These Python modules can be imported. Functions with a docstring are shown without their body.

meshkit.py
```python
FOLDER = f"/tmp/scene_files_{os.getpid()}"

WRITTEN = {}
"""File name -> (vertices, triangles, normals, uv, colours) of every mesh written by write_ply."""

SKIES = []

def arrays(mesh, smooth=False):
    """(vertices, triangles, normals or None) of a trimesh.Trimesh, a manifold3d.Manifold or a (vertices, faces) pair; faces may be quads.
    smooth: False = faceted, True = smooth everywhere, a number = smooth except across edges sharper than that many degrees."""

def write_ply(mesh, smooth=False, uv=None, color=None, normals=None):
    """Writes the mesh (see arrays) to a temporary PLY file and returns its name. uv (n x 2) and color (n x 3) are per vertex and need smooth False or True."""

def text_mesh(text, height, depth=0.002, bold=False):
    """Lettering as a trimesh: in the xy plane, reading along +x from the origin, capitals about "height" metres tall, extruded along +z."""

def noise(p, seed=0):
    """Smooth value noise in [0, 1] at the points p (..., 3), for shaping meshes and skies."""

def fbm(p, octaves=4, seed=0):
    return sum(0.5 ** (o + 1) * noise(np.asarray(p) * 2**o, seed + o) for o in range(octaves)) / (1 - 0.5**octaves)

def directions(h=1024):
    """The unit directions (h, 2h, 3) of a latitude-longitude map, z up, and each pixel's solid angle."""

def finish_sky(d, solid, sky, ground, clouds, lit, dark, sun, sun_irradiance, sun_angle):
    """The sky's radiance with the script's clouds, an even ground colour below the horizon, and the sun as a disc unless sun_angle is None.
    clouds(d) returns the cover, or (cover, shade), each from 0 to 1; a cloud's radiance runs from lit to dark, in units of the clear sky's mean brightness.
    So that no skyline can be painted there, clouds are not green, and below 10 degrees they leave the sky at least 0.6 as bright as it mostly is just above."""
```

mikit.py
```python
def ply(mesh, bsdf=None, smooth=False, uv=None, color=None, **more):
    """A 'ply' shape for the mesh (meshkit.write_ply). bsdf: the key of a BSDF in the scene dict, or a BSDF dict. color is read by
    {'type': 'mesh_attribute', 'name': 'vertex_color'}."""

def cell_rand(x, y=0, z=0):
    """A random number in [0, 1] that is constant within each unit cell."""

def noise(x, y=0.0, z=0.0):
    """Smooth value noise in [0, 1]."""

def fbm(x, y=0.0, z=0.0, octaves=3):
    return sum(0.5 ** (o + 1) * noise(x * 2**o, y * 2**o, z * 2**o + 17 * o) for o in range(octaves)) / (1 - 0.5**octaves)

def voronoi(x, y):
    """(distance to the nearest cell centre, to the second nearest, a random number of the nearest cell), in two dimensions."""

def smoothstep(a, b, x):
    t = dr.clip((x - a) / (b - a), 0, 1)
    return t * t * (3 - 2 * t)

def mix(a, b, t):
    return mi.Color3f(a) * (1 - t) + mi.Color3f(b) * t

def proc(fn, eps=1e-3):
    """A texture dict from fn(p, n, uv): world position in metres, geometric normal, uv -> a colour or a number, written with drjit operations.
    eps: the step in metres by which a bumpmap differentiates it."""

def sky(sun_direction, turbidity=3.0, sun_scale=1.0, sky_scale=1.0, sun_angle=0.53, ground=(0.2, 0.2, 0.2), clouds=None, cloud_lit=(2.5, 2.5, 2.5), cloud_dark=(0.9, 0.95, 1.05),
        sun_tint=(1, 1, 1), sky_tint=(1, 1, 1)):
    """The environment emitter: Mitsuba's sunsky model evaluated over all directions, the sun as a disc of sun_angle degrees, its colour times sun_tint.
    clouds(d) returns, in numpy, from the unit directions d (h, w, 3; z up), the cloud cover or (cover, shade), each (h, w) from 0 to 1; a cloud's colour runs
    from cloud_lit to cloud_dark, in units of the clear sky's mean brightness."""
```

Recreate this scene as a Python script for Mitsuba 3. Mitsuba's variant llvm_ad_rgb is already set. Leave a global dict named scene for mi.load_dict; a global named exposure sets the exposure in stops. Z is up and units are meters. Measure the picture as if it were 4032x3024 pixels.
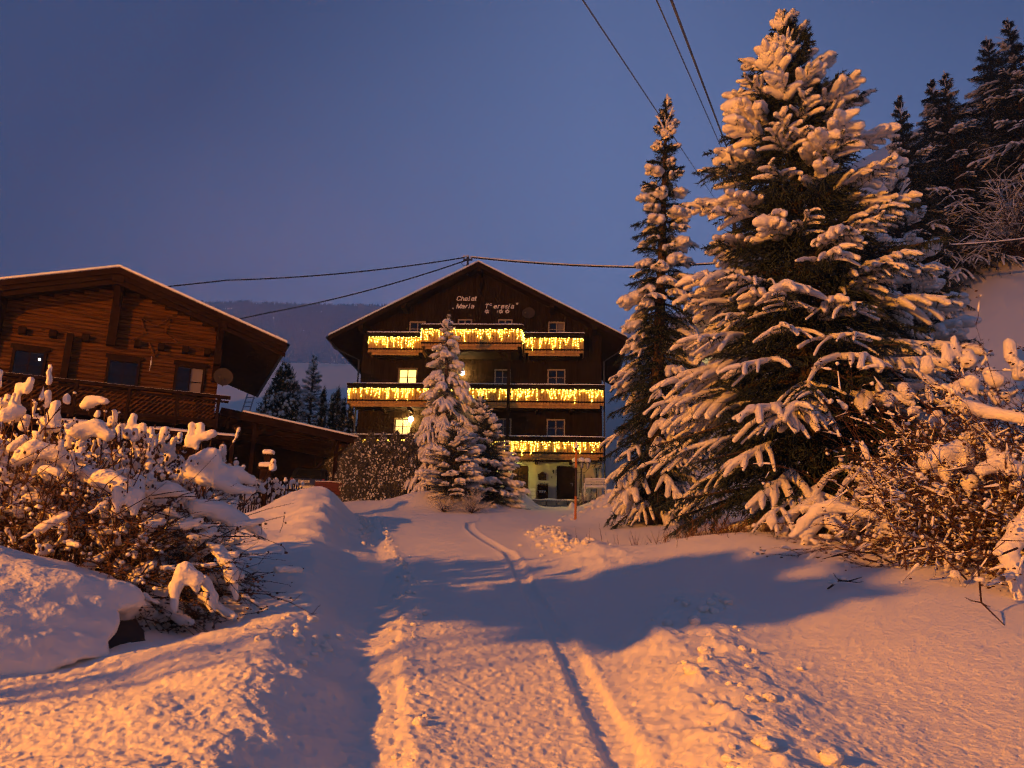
import math, numpy as np, trimesh, drjit as dr, mitsuba as mi, mikit, meshkit
from mikit import proc, fbm, noise, smoothstep, mix, cell_rand
T = mi.ScalarTransform4f
scene, labels = {}, {}
A = np.array
# ---------------------------------------------------------------- camera, sky, exposure
PITCH, ROLL = math.radians(14.0), math.radians(1.3)
EYE = [0.0, 0.0, 1.6]
FWD = [0.0, math.cos(PITCH), math.sin(PITCH)]
UP = [-math.sin(ROLL), -math.sin(PITCH) * math.cos(ROLL), math.cos(PITCH) * math.cos(ROLL)]
scene['camera'] = {'type': 'perspective', 'fov': 67.0, 'fov_axis': 'x', 'near_clip': 0.1, 'far_clip': 3000.0,
                   'to_world': T().look_at(origin=EYE, target=[EYE[i] + FWD[i] for i in range(3)], up=UP)}
exposure = 0.0

def cloud_cover(d):
    """thin evening cloud, thickest low down, with a darker bank of mist to the west (left)"""
    el = np.degrees(np.arcsin(np.clip(d[..., 2], -1, 1)))
    az = np.degrees(np.arctan2(d[..., 0], d[..., 1]))
    n = meshkit.fbm(d * A([1.5, 1.5, 3.0]), 3, 11) - 0.5
    m = meshkit.fbm(d * A([1.8, 1.8, 2.6]) + 3.1, 3, 5) - 0.5
    west = np.clip((6 - az) / 42.0, 0, 1) * np.clip((az + 150) / 60.0, 0, 1)
    shade = 1.15 * np.clip((el - 16) / 46.0, 0, 1) ** 1.2 + 0.50 * np.clip((az - 14) / 25.0, 0, 1) * np.clip((170 - az) / 60.0, 0, 1) * np.clip(el / 40.0, 0, 1) + 1.0 * west * np.clip(1.15 - el / 110.0, 0, 1) + 0.22 * m * np.clip(1.3 - el / 40.0, 0, 1) + 0.1 * n
    shade = shade + 0.5 * np.clip((np.abs(az) - 45) / 80.0, 0, 1)   # the afterglow lies ahead; the sky behind is darker
    return np.full_like(el, 0.97), np.clip(shade, 0, 1)

scene['sky'] = mikit.sky([-0.05, 0.99, 0.12], turbidity=3.5, sun_scale=0.0, sky_scale=2.3, ground=(0.5, 0.5, 0.55), clouds=cloud_cover,
                         cloud_lit=(1.88, 2.78, 5.7), cloud_dark=(0.30, 0.58, 1.55), sky_tint=(0.35, 0.70, 2.0))
scene['sky']['sampling_weight'] = 8.0
LAMP_POS, LAMP_R, LAMP_L = A([-22.0, -9.3, 8.8]), 0.25, 20500.0
SODIUM = A([1.0, 0.33, 0.015])

# ---------------------------------------------------------------- helpers
def put(key, mesh, bsdf, label=None, cat=None, group=None, kind=None, smooth=False, **more):
    k = key; i = 0
    while k in scene:
        i += 1; k = f'{key}_{i:03d}'
    scene[k] = mikit.ply(mesh, bsdf, smooth=smooth, **more)
    tag(k, label, cat, group, kind)
    return k

def tag(k, label=None, cat=None, group=None, kind=None):
    e = {}
    if label: e['label'] = label
    if cat: e['category'] = cat
    if group: e['group'] = group
    if kind: e['kind'] = kind
    if e: labels[k] = e
    return k

USED = {}
def thing(name, label, cat, group=None):
    i = USED.get(name, -1) + 1; USED[name] = i
    k = name if i == 0 else f'{name}_{i:03d}'
    tag(k, label, cat, group)
    return k

class Frame:
    def __init__(s, o, ex=(1, 0, 0), ey=(0, 1, 0), ez=(0, 0, 1)):
        s.o, s.m = A(o, float), A([ex, ey, ez], float)
    def __call__(s, p):
        return s.o + np.asarray(p, float) @ s.m
    def flip(s):
        return np.linalg.det(s.m) < 0
WORLD = Frame((0, 0, 0))
def yawed(o, deg):
    a = math.radians(deg)
    return Frame(o, (math.cos(a), math.sin(a), 0), (-math.sin(a), math.cos(a), 0))

BOXF = A([[0, 2, 1], [1, 2, 3], [4, 5, 6], [5, 7, 6], [0, 1, 4], [1, 5, 4], [2, 6, 3], [3, 6, 7], [0, 4, 2], [2, 4, 6], [1, 3, 5], [3, 7, 5]])
class MB:
    """collects pieces of one mesh"""
    def __init__(s, fr=WORLD):
        s.v, s.f, s.n, s.fr = [], [], 0, fr
    def add(s, v, f, fr=None):
        fr = fr or s.fr
        v = fr(v); f = np.asarray(f, int)
        if fr.flip(): f = f[:, ::-1]
        s.v.append(v); s.f.append(f + s.n); s.n += len(v)
        return s
    def box(s, x0, x1, y0, y1, z0, z1):
        v = A([[x, y, z] for x in (x0, x1) for y in (y0, y1) for z in (z0, z1)], float)
        return s.add(v, BOXF)
    def bar(s, p, q, w, h, up=(0, 0, 1)):
        """a square bar from p to q, w wide and h high"""
        p, q = A(p, float), A(q, float); t = q - p; t = t / np.linalg.norm(t)
        a = np.cross(t, up)
        if np.linalg.norm(a) < 1e-6: a = np.cross(t, (1, 0, 0))
        a = a / np.linalg.norm(a); b = np.cross(a, t)
        v = A([e + a * (i * w / 2) + b * (j * h / 2) for i in (-1, 1) for e in (p, q) for j in (-1, 1)])
        return s.add(v, BOXF)
    def prism(s, poly, d0, d1, plane='xz'):
        """polygon (n,2), extruded from d0 to d1 along the third axis"""
        from shapely.geometry import Polygon
        poly = poly if hasattr(poly, 'exterior') else Polygon(poly)
        m = trimesh.creation.extrude_polygon(poly, d1 - d0, engine='earcut')
        v = A(m.vertices)
        if plane == 'xz':
            v = np.stack([v[:, 0], d0 + v[:, 2], v[:, 1]], 1); f = A(m.faces)[:, ::-1]
        elif plane == 'yz':
            v = np.stack([d0 + v[:, 2], v[:, 0], v[:, 1]], 1); f = A(m.faces)
        else:
            v = v + A([0, 0, d0]); f = A(m.faces)
        return s.add(v, f)
    def tube(s, pts, r, sides=8):
        pts = A(pts, float); r = np.broadcast_to(A(r, float), (len(pts),))
        v, f = tubes(pts[None], r[None], sides)
        return s.add(v, f)
    def mesh(s, m):
        return s.add(A(m.vertices), A(m.faces))
    def each(s, key, bsdf, smooth=False):
        for v, f, n in zip(s.v, s.f, np.cumsum([0] + [len(x) for x in s.v])): put(key, (v, f - n), bsdf, smooth=smooth)
    def done(s):
        return np.concatenate(s.v), np.concatenate(s.f)

def tubes(P, R, sides=6):
    """N tubes through K points each: P (N,K,3), R (N,K)"""
    P = np.asarray(P, float); R = np.asarray(R, float); N, K = R.shape
    t = np.gradient(P, axis=1) if K > 2 else np.repeat(P[:, 1:] - P[:, :1], 2, axis=1)
    t = t / (np.linalg.norm(t, axis=2, keepdims=True) + 1e-9)
    mean = t.mean(1); ref = np.where(np.abs(mean[:, 2:]) < 0.8, A([0, 0, 1.0]), A([1.0, 0.3, 0]))
    a = np.cross(t, ref[:, None]); a /= np.linalg.norm(a, axis=2, keepdims=True) + 1e-9
    b = np.cross(t, a)
    ang = np.arange(sides) * 2 * np.pi / sides
    v = P[:, :, None] + R[:, :, None, None] * (np.cos(ang)[None, None, :, None] * a[:, :, None] + np.sin(ang)[None, None, :, None] * b[:, :, None])
    k, j = np.meshgrid(np.arange(K - 1), np.arange(sides), indexing='ij'); j2 = (j + 1) % sides
    q = np.stack([k * sides + j, (k + 1) * sides + j, (k + 1) * sides + j2, k * sides + j2], -1).reshape(-1, 4)
    f1 = np.vstack([q[:, [0, 2, 1]], q[:, [0, 3, 2]]])
    f = (f1[None] + (np.arange(N) * K * sides)[:, None, None]).reshape(-1, 3)
    return v.reshape(-1, 3), f

ICO1 = trimesh.creation.icosphere(1); ICO2 = trimesh.creation.icosphere(2); ICO0 = trimesh.creation.icosahedron()
def blobs(P, S, rng, ico=ICO1, rough=0.18):
    """lumps at P (N,3) of half sizes S (N,3)"""
    P = np.asarray(P, float); S = np.broadcast_to(np.asarray(S, float), P.shape); N = len(P)
    base = A(ico.vertices); n = len(base)
    w = 1 + rough * rng.uniform(-1, 1, (N, n, 1))
    yaw = rng.uniform(0, 2 * np.pi, N); c, s_ = np.cos(yaw), np.sin(yaw)
    v = base[None] * w * S[:, None]
    v = np.stack([v[..., 0] * c[:, None] - v[..., 1] * s_[:, None], v[..., 0] * s_[:, None] + v[..., 1] * c[:, None], v[..., 2]], -1) + P[:, None]
    f = (A(ico.faces)[None] + (np.arange(N) * n)[:, None, None]).reshape(-1, 3)
    return v.reshape(-1, 3), f

def blades(P, D, L, W, rng):
    """thin needles: from P along D (unit), L long, W wide"""
    N = len(P); side = np.cross(D, rng.normal(size=(N, 3))); side /= np.linalg.norm(side, axis=1, keepdims=True) + 1e-9
    L = np.broadcast_to(L, (N,))[:, None]; W = np.broadcast_to(W, (N,))[:, None]
    v = np.stack([P - side * W / 2, P + side * W / 2, P + D * L], 1).reshape(-1, 3)
    return v, np.arange(3 * N).reshape(-1, 3)

def join(*ms):
    v, f, n = [], [], 0
    for m in ms:
        v.append(m[0]); f.append(np.asarray(m[1]) + n); n += len(m[0])
    return np.concatenate(v), np.concatenate(f)

def surface_nets(F, o, h):
    """mesh of the zero level of F (inside positive) on a grid with origin o and step h"""
    S = F > 0; nx, ny, nz = F.shape
    cnt = np.zeros((nx - 1, ny - 1, nz - 1), np.int8)
    for i in (0, 1):
        for j in (0, 1):
            for k in (0, 1):
                cnt += S[i:nx - 1 + i, j:ny - 1 + j, k:nz - 1 + k]
    I = np.argwhere((cnt > 0) & (cnt < 8)); idx = np.full(cnt.shape, -1, np.int64); idx[tuple(I.T)] = np.arange(len(I))
    acc = np.zeros((len(I), 3)); num = np.zeros(len(I))
    for ax in range(3):
        for u in (0, 1):
            for w in (0, 1):
                off = [0, 0, 0]; o1, o2 = [(1, 2), (0, 2), (0, 1)][ax]; off[o1] = u; off[o2] = w
                a = I + off; e = [0, 0, 0]; e[ax] = 1; b = a + e
                fa, fb = F[tuple(a.T)], F[tuple(b.T)]; m = (fa > 0) != (fb > 0)
                t = np.where(m, fa / np.where(m, fa - fb, 1), 0)
                p = A(off, float) + t[:, None] * A(e, float)
                acc[m] += p[m]; num[m] += 1
    v = A(o) + h * (I + acc / np.maximum(num, 1)[:, None])
    fs = []
    for ax in range(3):
        o1, o2 = [(1, 2), (2, 0), (0, 1)][ax]
        sl = [slice(1, n - 1) for n in (nx, ny, nz)]; sl[ax] = slice(0, F.shape[ax] - 1)
        a = S[tuple(sl)]; s2 = list(sl); s2[ax] = slice(1, F.shape[ax]); b = S[tuple(s2)]
        E = np.argwhere(a != b); start = [1, 1, 1]; start[ax] = 0; E = E + start
        def c(d1, d2):
            q = E.copy(); q[:, o1] -= d1; q[:, o2] -= d2
            return idx[tuple(q.T)]
        q = np.stack([c(1, 1), c(0, 1), c(0, 0), c(1, 0)], 1)
        fl = S[tuple(E.T)]
        q = np.where(fl[:, None], q, q[:, ::-1])
        fs.append(np.vstack([q[:, [0, 1, 2]], q[:, [0, 2, 3]]]))
    return v, np.vstack(fs)

class Field:
    """a soft union of capsules and ellipsoids on a grid, for snow that has grown together"""
    def __init__(s, lo, hi, h, k):
        s.o, s.h, s.k = A(lo, float), h, k
        s.n = np.ceil((A(hi, float) - s.o) / h).astype(int) + 1
        s.F = np.zeros(s.n, np.float32)
    def win(s, lo, hi):
        a = np.clip(np.floor((lo - s.o) / s.h).astype(int), 0, s.n); b = np.clip(np.ceil((hi - s.o) / s.h).astype(int) + 1, 0, s.n)
        if (b - a).min() <= 0: return None
        g = [s.o[i] + s.h * np.arange(a[i], b[i]) for i in range(3)]
        return tuple(slice(a[i], b[i]) for i in range(3)), g
    def capsule(s, p, q, r0, r1=None, sz=1.0):
        """sz < 1 flattens it"""
        p, q = A(p, float), A(q, float); r1 = r0 if r1 is None else r1; m = 3.0 / s.k; R = max(r0, r1) + m
        w = s.win(np.minimum(p, q) - R, np.maximum(p, q) + R)
        if w is None: return
        sl, (x, y, z) = w; d = q - p; L2 = max(d @ d, 1e-9)
        dx, dy, dz = (x - p[0])[:, None, None], (y - p[1])[None, :, None], (z - p[2])[None, None, :]
        t = np.clip((dx * d[0] + dy * d[1] + dz * d[2]) / L2, 0, 1)
        dist = np.sqrt((dx - t * d[0]) ** 2 + (dy - t * d[1]) ** 2 + ((dz - t * d[2]) / sz) ** 2) - (r0 + (r1 - r0) * t)
        s.F[sl] += np.exp(-s.k * dist)
    def path(s, pts, r):
        r = np.broadcast_to(A(r, float), (len(pts),))
        for a, b, ra, rb in zip(pts[:-1], pts[1:], r[:-1], r[1:]): s.capsule(a, b, ra, rb)
    def mesh(s, amp=0.0, wave=0.2, seed=0, amp2=0.0, wave2=0.06, cut=None):
        F = np.log(np.maximum(s.F, 1e-12)) / s.k
        if cut is not None or amp:
            near = np.argwhere(np.abs(F) < 3 * s.h + amp + amp2); P = s.o + s.h * near; i = tuple(near.T)
            if amp: F[i] += amp * 2 * (meshkit.fbm(P / wave, 2, seed) - 0.5) + amp2 * 2 * (meshkit.noise(P / wave2, seed + 3) - 0.5)
        if cut is not None:
            g = np.argwhere(F > -4 * s.h); i = tuple(g.T)
            F[i] = np.minimum(F[i], cut(s.o + s.h * g))
        return surface_nets(F, s.o, s.h)

def interp(y, tab):
    t = A(tab, float)
    return np.interp(y, t[:, 0], t[:, 1])
def sstep(a, b, x):
    t = np.clip((x - a) / (b - a), 0, 1)
    return t * t * (3 - 2 * t)
def nz2(x, y, w, seed, oct=2):
    return meshkit.fbm(np.stack([x / w, y / w, np.full_like(x, seed * 7.3)], -1), oct, seed) * 2 - 1

# ---------------------------------------------------------------- materials
def bs(key, d):
    scene[key] = d
def rgb(*c): return {'type': 'rgb', 'value': list(c)}
def two(d): return {'type': 'twosided', 'bsdf': d}
def matte(key, col, rough=0.7, spec=0.3, metallic=0.0):
    bs(key, two({'type': 'principled', 'base_color': col if isinstance(col, dict) else rgb(*col), 'roughness': rough, 'specular': spec, 'metallic': metallic}))

def grain_snow(p, n, uv):
    return 0.55 * noise(p.x * 36, p.y * 36, p.z * 36) + 0.30 * noise(p.x * 85 + 3, p.y * 85, p.z * 85) + 0.25 * noise(p.x * 14, p.y * 14, p.z * 14)
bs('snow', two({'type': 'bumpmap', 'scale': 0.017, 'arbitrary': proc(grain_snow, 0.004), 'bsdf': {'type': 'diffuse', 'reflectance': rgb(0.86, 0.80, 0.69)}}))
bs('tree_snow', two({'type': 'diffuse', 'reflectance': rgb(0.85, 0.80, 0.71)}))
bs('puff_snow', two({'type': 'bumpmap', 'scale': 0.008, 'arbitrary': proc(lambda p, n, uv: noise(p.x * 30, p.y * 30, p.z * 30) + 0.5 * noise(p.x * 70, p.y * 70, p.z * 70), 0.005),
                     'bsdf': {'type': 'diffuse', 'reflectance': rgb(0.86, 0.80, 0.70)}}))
def wood_col(c0, c1, sx, sz, k=1.0):
    """grain running along the long axis: fine in two directions, stretched in the third"""
    def fn(p, n, uv):
        g = fbm(p.x * sx, p.y * sx, p.z * sz, 3)
        s = noise(p.x * sx * 3.1, p.y * sx * 3.1, p.z * sz * 3.1)
        return mix(c0, c1, dr.clip(1.5 * (g * 0.7 + s * 0.3) - 0.25, 0, 1))
    return proc(fn)
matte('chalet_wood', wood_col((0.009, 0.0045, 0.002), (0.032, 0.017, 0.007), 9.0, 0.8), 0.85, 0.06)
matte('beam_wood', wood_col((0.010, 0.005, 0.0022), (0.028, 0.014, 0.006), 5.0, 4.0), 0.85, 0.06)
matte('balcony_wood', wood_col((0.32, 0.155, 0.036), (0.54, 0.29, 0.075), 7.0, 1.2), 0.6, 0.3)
def log_fn(p, n, uv):
    g = fbm(p.x * 1.3, p.y * 1.3, p.z * 16.0, 3); k = noise(p.x * 2.7 + 9, p.y * 2.7, p.z * 5.0)
    c = mix((0.035, 0.012, 0.003), (0.145, 0.054, 0.011), dr.clip(1.6 * g - 0.3, 0, 1))
    return mix(c, (0.05, 0.02, 0.007), smoothstep(0.80, 0.88, k))
matte('log_wood', proc(log_fn), 0.7, 0.12)
matte('dark_wood', wood_col((0.010, 0.004, 0.002), (0.028, 0.012, 0.005), 6.0, 6.0), 0.85, 0.06)
matte('frame_wood', (0.13, 0.085, 0.045), 0.55, 0.35)
matte('pale_frame', (0.34, 0.26, 0.17), 0.5, 0.3)
matte('needles', (0.022, 0.034, 0.024), 0.7, 0.2)
matte('blue_needles', (0.030, 0.042, 0.036), 0.7, 0.2)
matte('thuja_needles', (0.035, 0.040, 0.020), 0.7, 0.2)
matte('frosted_needles', (0.20, 0.20, 0.19), 0.8, 0.1)
matte('hedge_needles', (0.105, 0.095, 0.075), 0.8, 0.1)
matte('bark', wood_col((0.05, 0.032, 0.022), (0.12, 0.08, 0.055), 14.0, 4.0), 0.85, 0.1)
matte('twig', (0.095, 0.042, 0.020), 0.7, 0.2)
matte('dark_twig', (0.050, 0.026, 0.016), 0.75, 0.2)
matte('seed_heads', (0.085, 0.042, 0.020), 0.8, 0.1)
matte('rock', proc(lambda p, n, uv: mix((0.012, 0.011, 0.011), (0.045, 0.042, 0.040), fbm(p.x * 5, p.y * 5, p.z * 5, 4))), 0.85, 0.3)
matte('plaster', proc(lambda p, n, uv: mix((0.36, 0.33, 0.25), (0.48, 0.45, 0.36), fbm(p.x * 2.2, p.y * 2.2, p.z * 2.2, 4))), 0.9, 0.1)
matte('stone_step', proc(lambda p, n, uv: mix((0.10, 0.09, 0.08), (0.26, 0.24, 0.21), fbm(p.x * 4, p.y * 4, p.z * 4, 3))), 0.9, 0.2)
matte('lettering', (0.80, 0.74, 0.66), 0.6, 0.2)
matte('dark_metal', (0.045, 0.045, 0.048), 0.45, 0.5, 0.6)
matte('grey_metal', (0.30, 0.30, 0.31), 0.4, 0.5, 0.7)
matte('dish_grey', (0.055, 0.042, 0.032), 0.7, 0.1)
matte('stake_orange', (0.50, 0.15, 0.018), 0.55, 0.35)
matte('stake_dark', (0.035, 0.018, 0.014), 0.6, 0.3)
matte('car_paint', (0.018, 0.019, 0.023), 0.25, 0.6)
matte('rubber', (0.02, 0.02, 0.02), 0.9, 0.1)
matte('plate_white', (0.62, 0.58, 0.52), 0.5, 0.3)
matte('ink', (0.01, 0.01, 0.01), 0.6, 0.2)
matte('red_lens', (0.20, 0.012, 0.010), 0.25, 0.5)
matte('room_dark', (0.030, 0.026, 0.024), 0.95, 0.0)
matte('curtain', (0.20, 0.16, 0.12), 0.9, 0.05)
matte('white_paint', (0.62, 0.60, 0.55), 0.6, 0.3)
matte('black_cable', (0.018, 0.018, 0.02), 0.6, 0.3)
matte('grey_cable', (0.16, 0.16, 0.16), 0.6, 0.3)
matte('lamp_glass', (0.45, 0.45, 0.43), 0.2, 0.5)
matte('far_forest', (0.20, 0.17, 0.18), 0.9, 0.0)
matte('red_box', (0.12, 0.03, 0.02), 0.7, 0.2)
matte('dry_grass', (0.13, 0.065, 0.025), 0.8, 0.1)
bs('pane', {'type': 'thindielectric', 'int_ior': 1.26})
def glow(r, g, b, weight=1.0): return {'type': 'area', 'radiance': rgb(r, g, b), 'sampling_weight': weight}
# ---------------------------------------------------------------- the snowy ground
RUT = [(0, -.25), (4.5, -.78), (7.2, -1.25), (12.3, -1.9), (19, -3.3), (24, -4.3), (30, -5.5)]
BANK = [(0, -1.0), (4.5, -1.45), (6.2, -1.80), (8, -2.15), (11.5, -2.95), (15, -3.7), (19, -4.5), (24, -5.4), (30, -6.4)]
RBANK = [(0, 1.0), (4.5, 1.25), (7.6, 1.55), (9, 2.0), (13, 1.6), (17, 1.15), (20.5, .85), (24, 1.6), (27, 2.6), (34, 3.2)]
TRACK = [(0, .75), (4.5, .68), (7.2, .57), (11, .30), (16, -.02), (20, -.75), (23, -1.15), (25.2, -1.25), (26.4, -.9)]

def bump(x, y, cx, cy, rx, ry, h, rot=0.0):
    c, s = math.cos(rot), math.sin(rot); dx, dy = x - cx, y - cy
    u, v = (dx * c + dy * s) / rx, (-dx * s + dy * c) / ry
    return h * np.exp(-(u * u + v * v))

def slope_z(x, y):
    """the lie of the land, without the snow's relief"""
    yc = np.clip(y, -14, None); soft = np.logaddexp(0, (yc - 43) / 2.0) * 2.0
    z = 0.129 * (yc - soft)
    k = 0.545 + 0.0055 * np.clip(x + 8, 0, 50)
    s = (y - 44.5) + 1.12 * np.logaddexp(0, (x - 9.5) / 2.5) * 2.5
    s = np.logaddexp(0, s / 2.0) * 2.0
    w = sstep(14, 30, x)
    top = 27.5 + 4.5 * np.tanh((s - 27.5) / 4.5) - 0.25 * np.clip(s - 32, 0, None)
    flat = np.where(s > 27.5, top, s)
    z = z + k * (np.where(s > 42, 42 + 8 * np.tanh((s - 42) / 8.0) * .8 + .12 * np.clip(s - 50, 0, None), s) * w + flat * (1 - w))
    z = z + 0.34 * sstep(1.3, 4.6, x) * sstep(3, 8, y) * (1 - sstep(20, 30, y)) + 0.30 * np.exp(-((x - 4.5) / 3.5) ** 2 - ((y - 14.2) / 2.0) ** 2)
    return z

def ground_z(x, y, fine=True):
    z = slope_z(x, y)
    rut, bank, rb, tr = interp(y, RUT), interp(y, BANK), interp(y, RBANK), interp(y, TRACK)
    near = (1 - sstep(30, 36, y))
    wob = 0.16 * nz2(x, y, 0.8, 3)
    # left bank: steep towards the lane, gentle behind
    d = x - bank + wob
    lift = np.where(d > 0, np.exp(-(d / 0.42) ** 2), 0.62 + 0.38 * np.exp(-(d / 0.7) ** 2))
    z = z + near * 0.30 * lift * (1 - sstep(24, 29, y)) * (1 + 0.25 * nz2(x, y, 0.5, 5))
    # the rut beside it and the ridge the plough left
    z = z - near * 0.042 * np.exp(-((x - rut) / 0.17) ** 2) * (1 - sstep(24, 28, y))
    rr = x - (rut + 0.30) + 0.10 * nz2(x, y, 0.22, 8, 3)
    z = z + near * 0.034 * sstep(-0.07, 0.03, rr) * np.exp(-np.clip(rr, 0, None) / 1.6)
    z = z + near * 0.026 * np.exp(-(rr / 0.16) ** 2) * np.clip(0.5 + 1.4 * nz2(x, y, 0.18, 9), 0, 2)
    # one fresh wheel track
    t = np.abs(x - tr); z = z - near * (0.036 + 0.007 * np.sin(y * 2 * np.pi / .11 + 9 * (x - tr)) * (y < 10)) * (1 - sstep(0.07, 0.135, t)) * (1 - sstep(25.5, 26.5, y)) + near * 0.012 * np.exp(-((t - 0.16) / 0.05) ** 2)
    # right bank of thrown lumps
    d = x - rb + 0.12 * nz2(x, y, 0.6, 13)
    hgt = np.where(d < 0, np.exp(-(d / 0.38) ** 2), np.exp(-(d / 0.75) ** 2))
    gate = (1 - 0.75 * np.exp(-((y - 11.3) / 1.6) ** 2)) * (1 - sstep(21, 25, y))
    z = z + near * gate * hgt * (0.17 + 0.13 * np.clip(nz2(x, y, 0.55, 15, 3), -0.6, 1) + 0.06 * np.abs(nz2(x, y, 0.17, 17, 3)))
    # mounds and piles
    z = z + bump(x, y, -5.7, 22.0, 1.25, 3.0, 0.82, 0.1) * (1 + 0.18 * nz2(x, y, 0.7, 21, 3)) + bump(x, y, -4.3, 18.2, 0.85, 2.6, 0.34, 0.2) * (1 + 0.4 * nz2(x, y, 0.4, 22))
    z = z + bump(x, y, -5.6, 14.5, 2.2, 3.2, 0.25)
    pile = bump(x, y, 4.1, 28.4, 1.25, 2.6, 1.15, -0.12) + bump(x, y, 4.9, 25.0, 1.1, 1.6, 0.5)
    z = z + pile * (1 + 0.16 * nz2(x, y, 0.45, 25, 3))
    z = z + bump(x, y, -3.6, 32.6, 1.7, 1.5, 0.75) + bump(x, y, -1.4, 33.6, 1.8, 1.4, 0.42) + bump(x, y, -6.4, 34.0, 1.6, 1.6, 0.3)
    z = z + bump(x, y, 0.35, 37.6, 0.75, 1.0, 0.95) * (1 + 0.15 * nz2(x, y, 0.4, 27)) + bump(x, y, 4.3, 36.8, 1.0, 1.5, 0.45) + bump(x, y, 2.9, 36.2, .16, .3, .32)
    # swells
    z = z + 0.05 * nz2(x, y, 1.7, 31) * sstep(2.2, 3.2, np.abs(x + 0.0)) + 0.02 * nz2(x, y, 0.7, 33)
    z = z + 0.22 * np.exp(-((x - 6.3) / 2.4) ** 2 - ((y - 10.6) / 2.2) ** 2)
    z = z - 0.30 * np.exp(-((x - 5.2) / .28) ** 2 - ((y - 10.9) / .35) ** 2)
    z = z - 0.16 * np.exp(-((x + 2.75) / .45) ** 2 - ((y - 7.3) / .5) ** 2)
    if fine:
        r = np.hypot(x, y); a = 1 - sstep(9, 26, r)
        soft = sstep(1.6, 3.4, x) * 0.55
        z = z + a * (1 - soft) * (0.006 * nz2(x, y, 0.085, 41, 2) + 0.0095 * nz2(x, y, 0.036, 43, 1)) + a * 0.013 * nz2(x, y, 0.33, 45, 2)
    return z

def z_at(x, y):
    return float(ground_z(A([float(x)]), A([float(y)]), False)[0])

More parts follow.
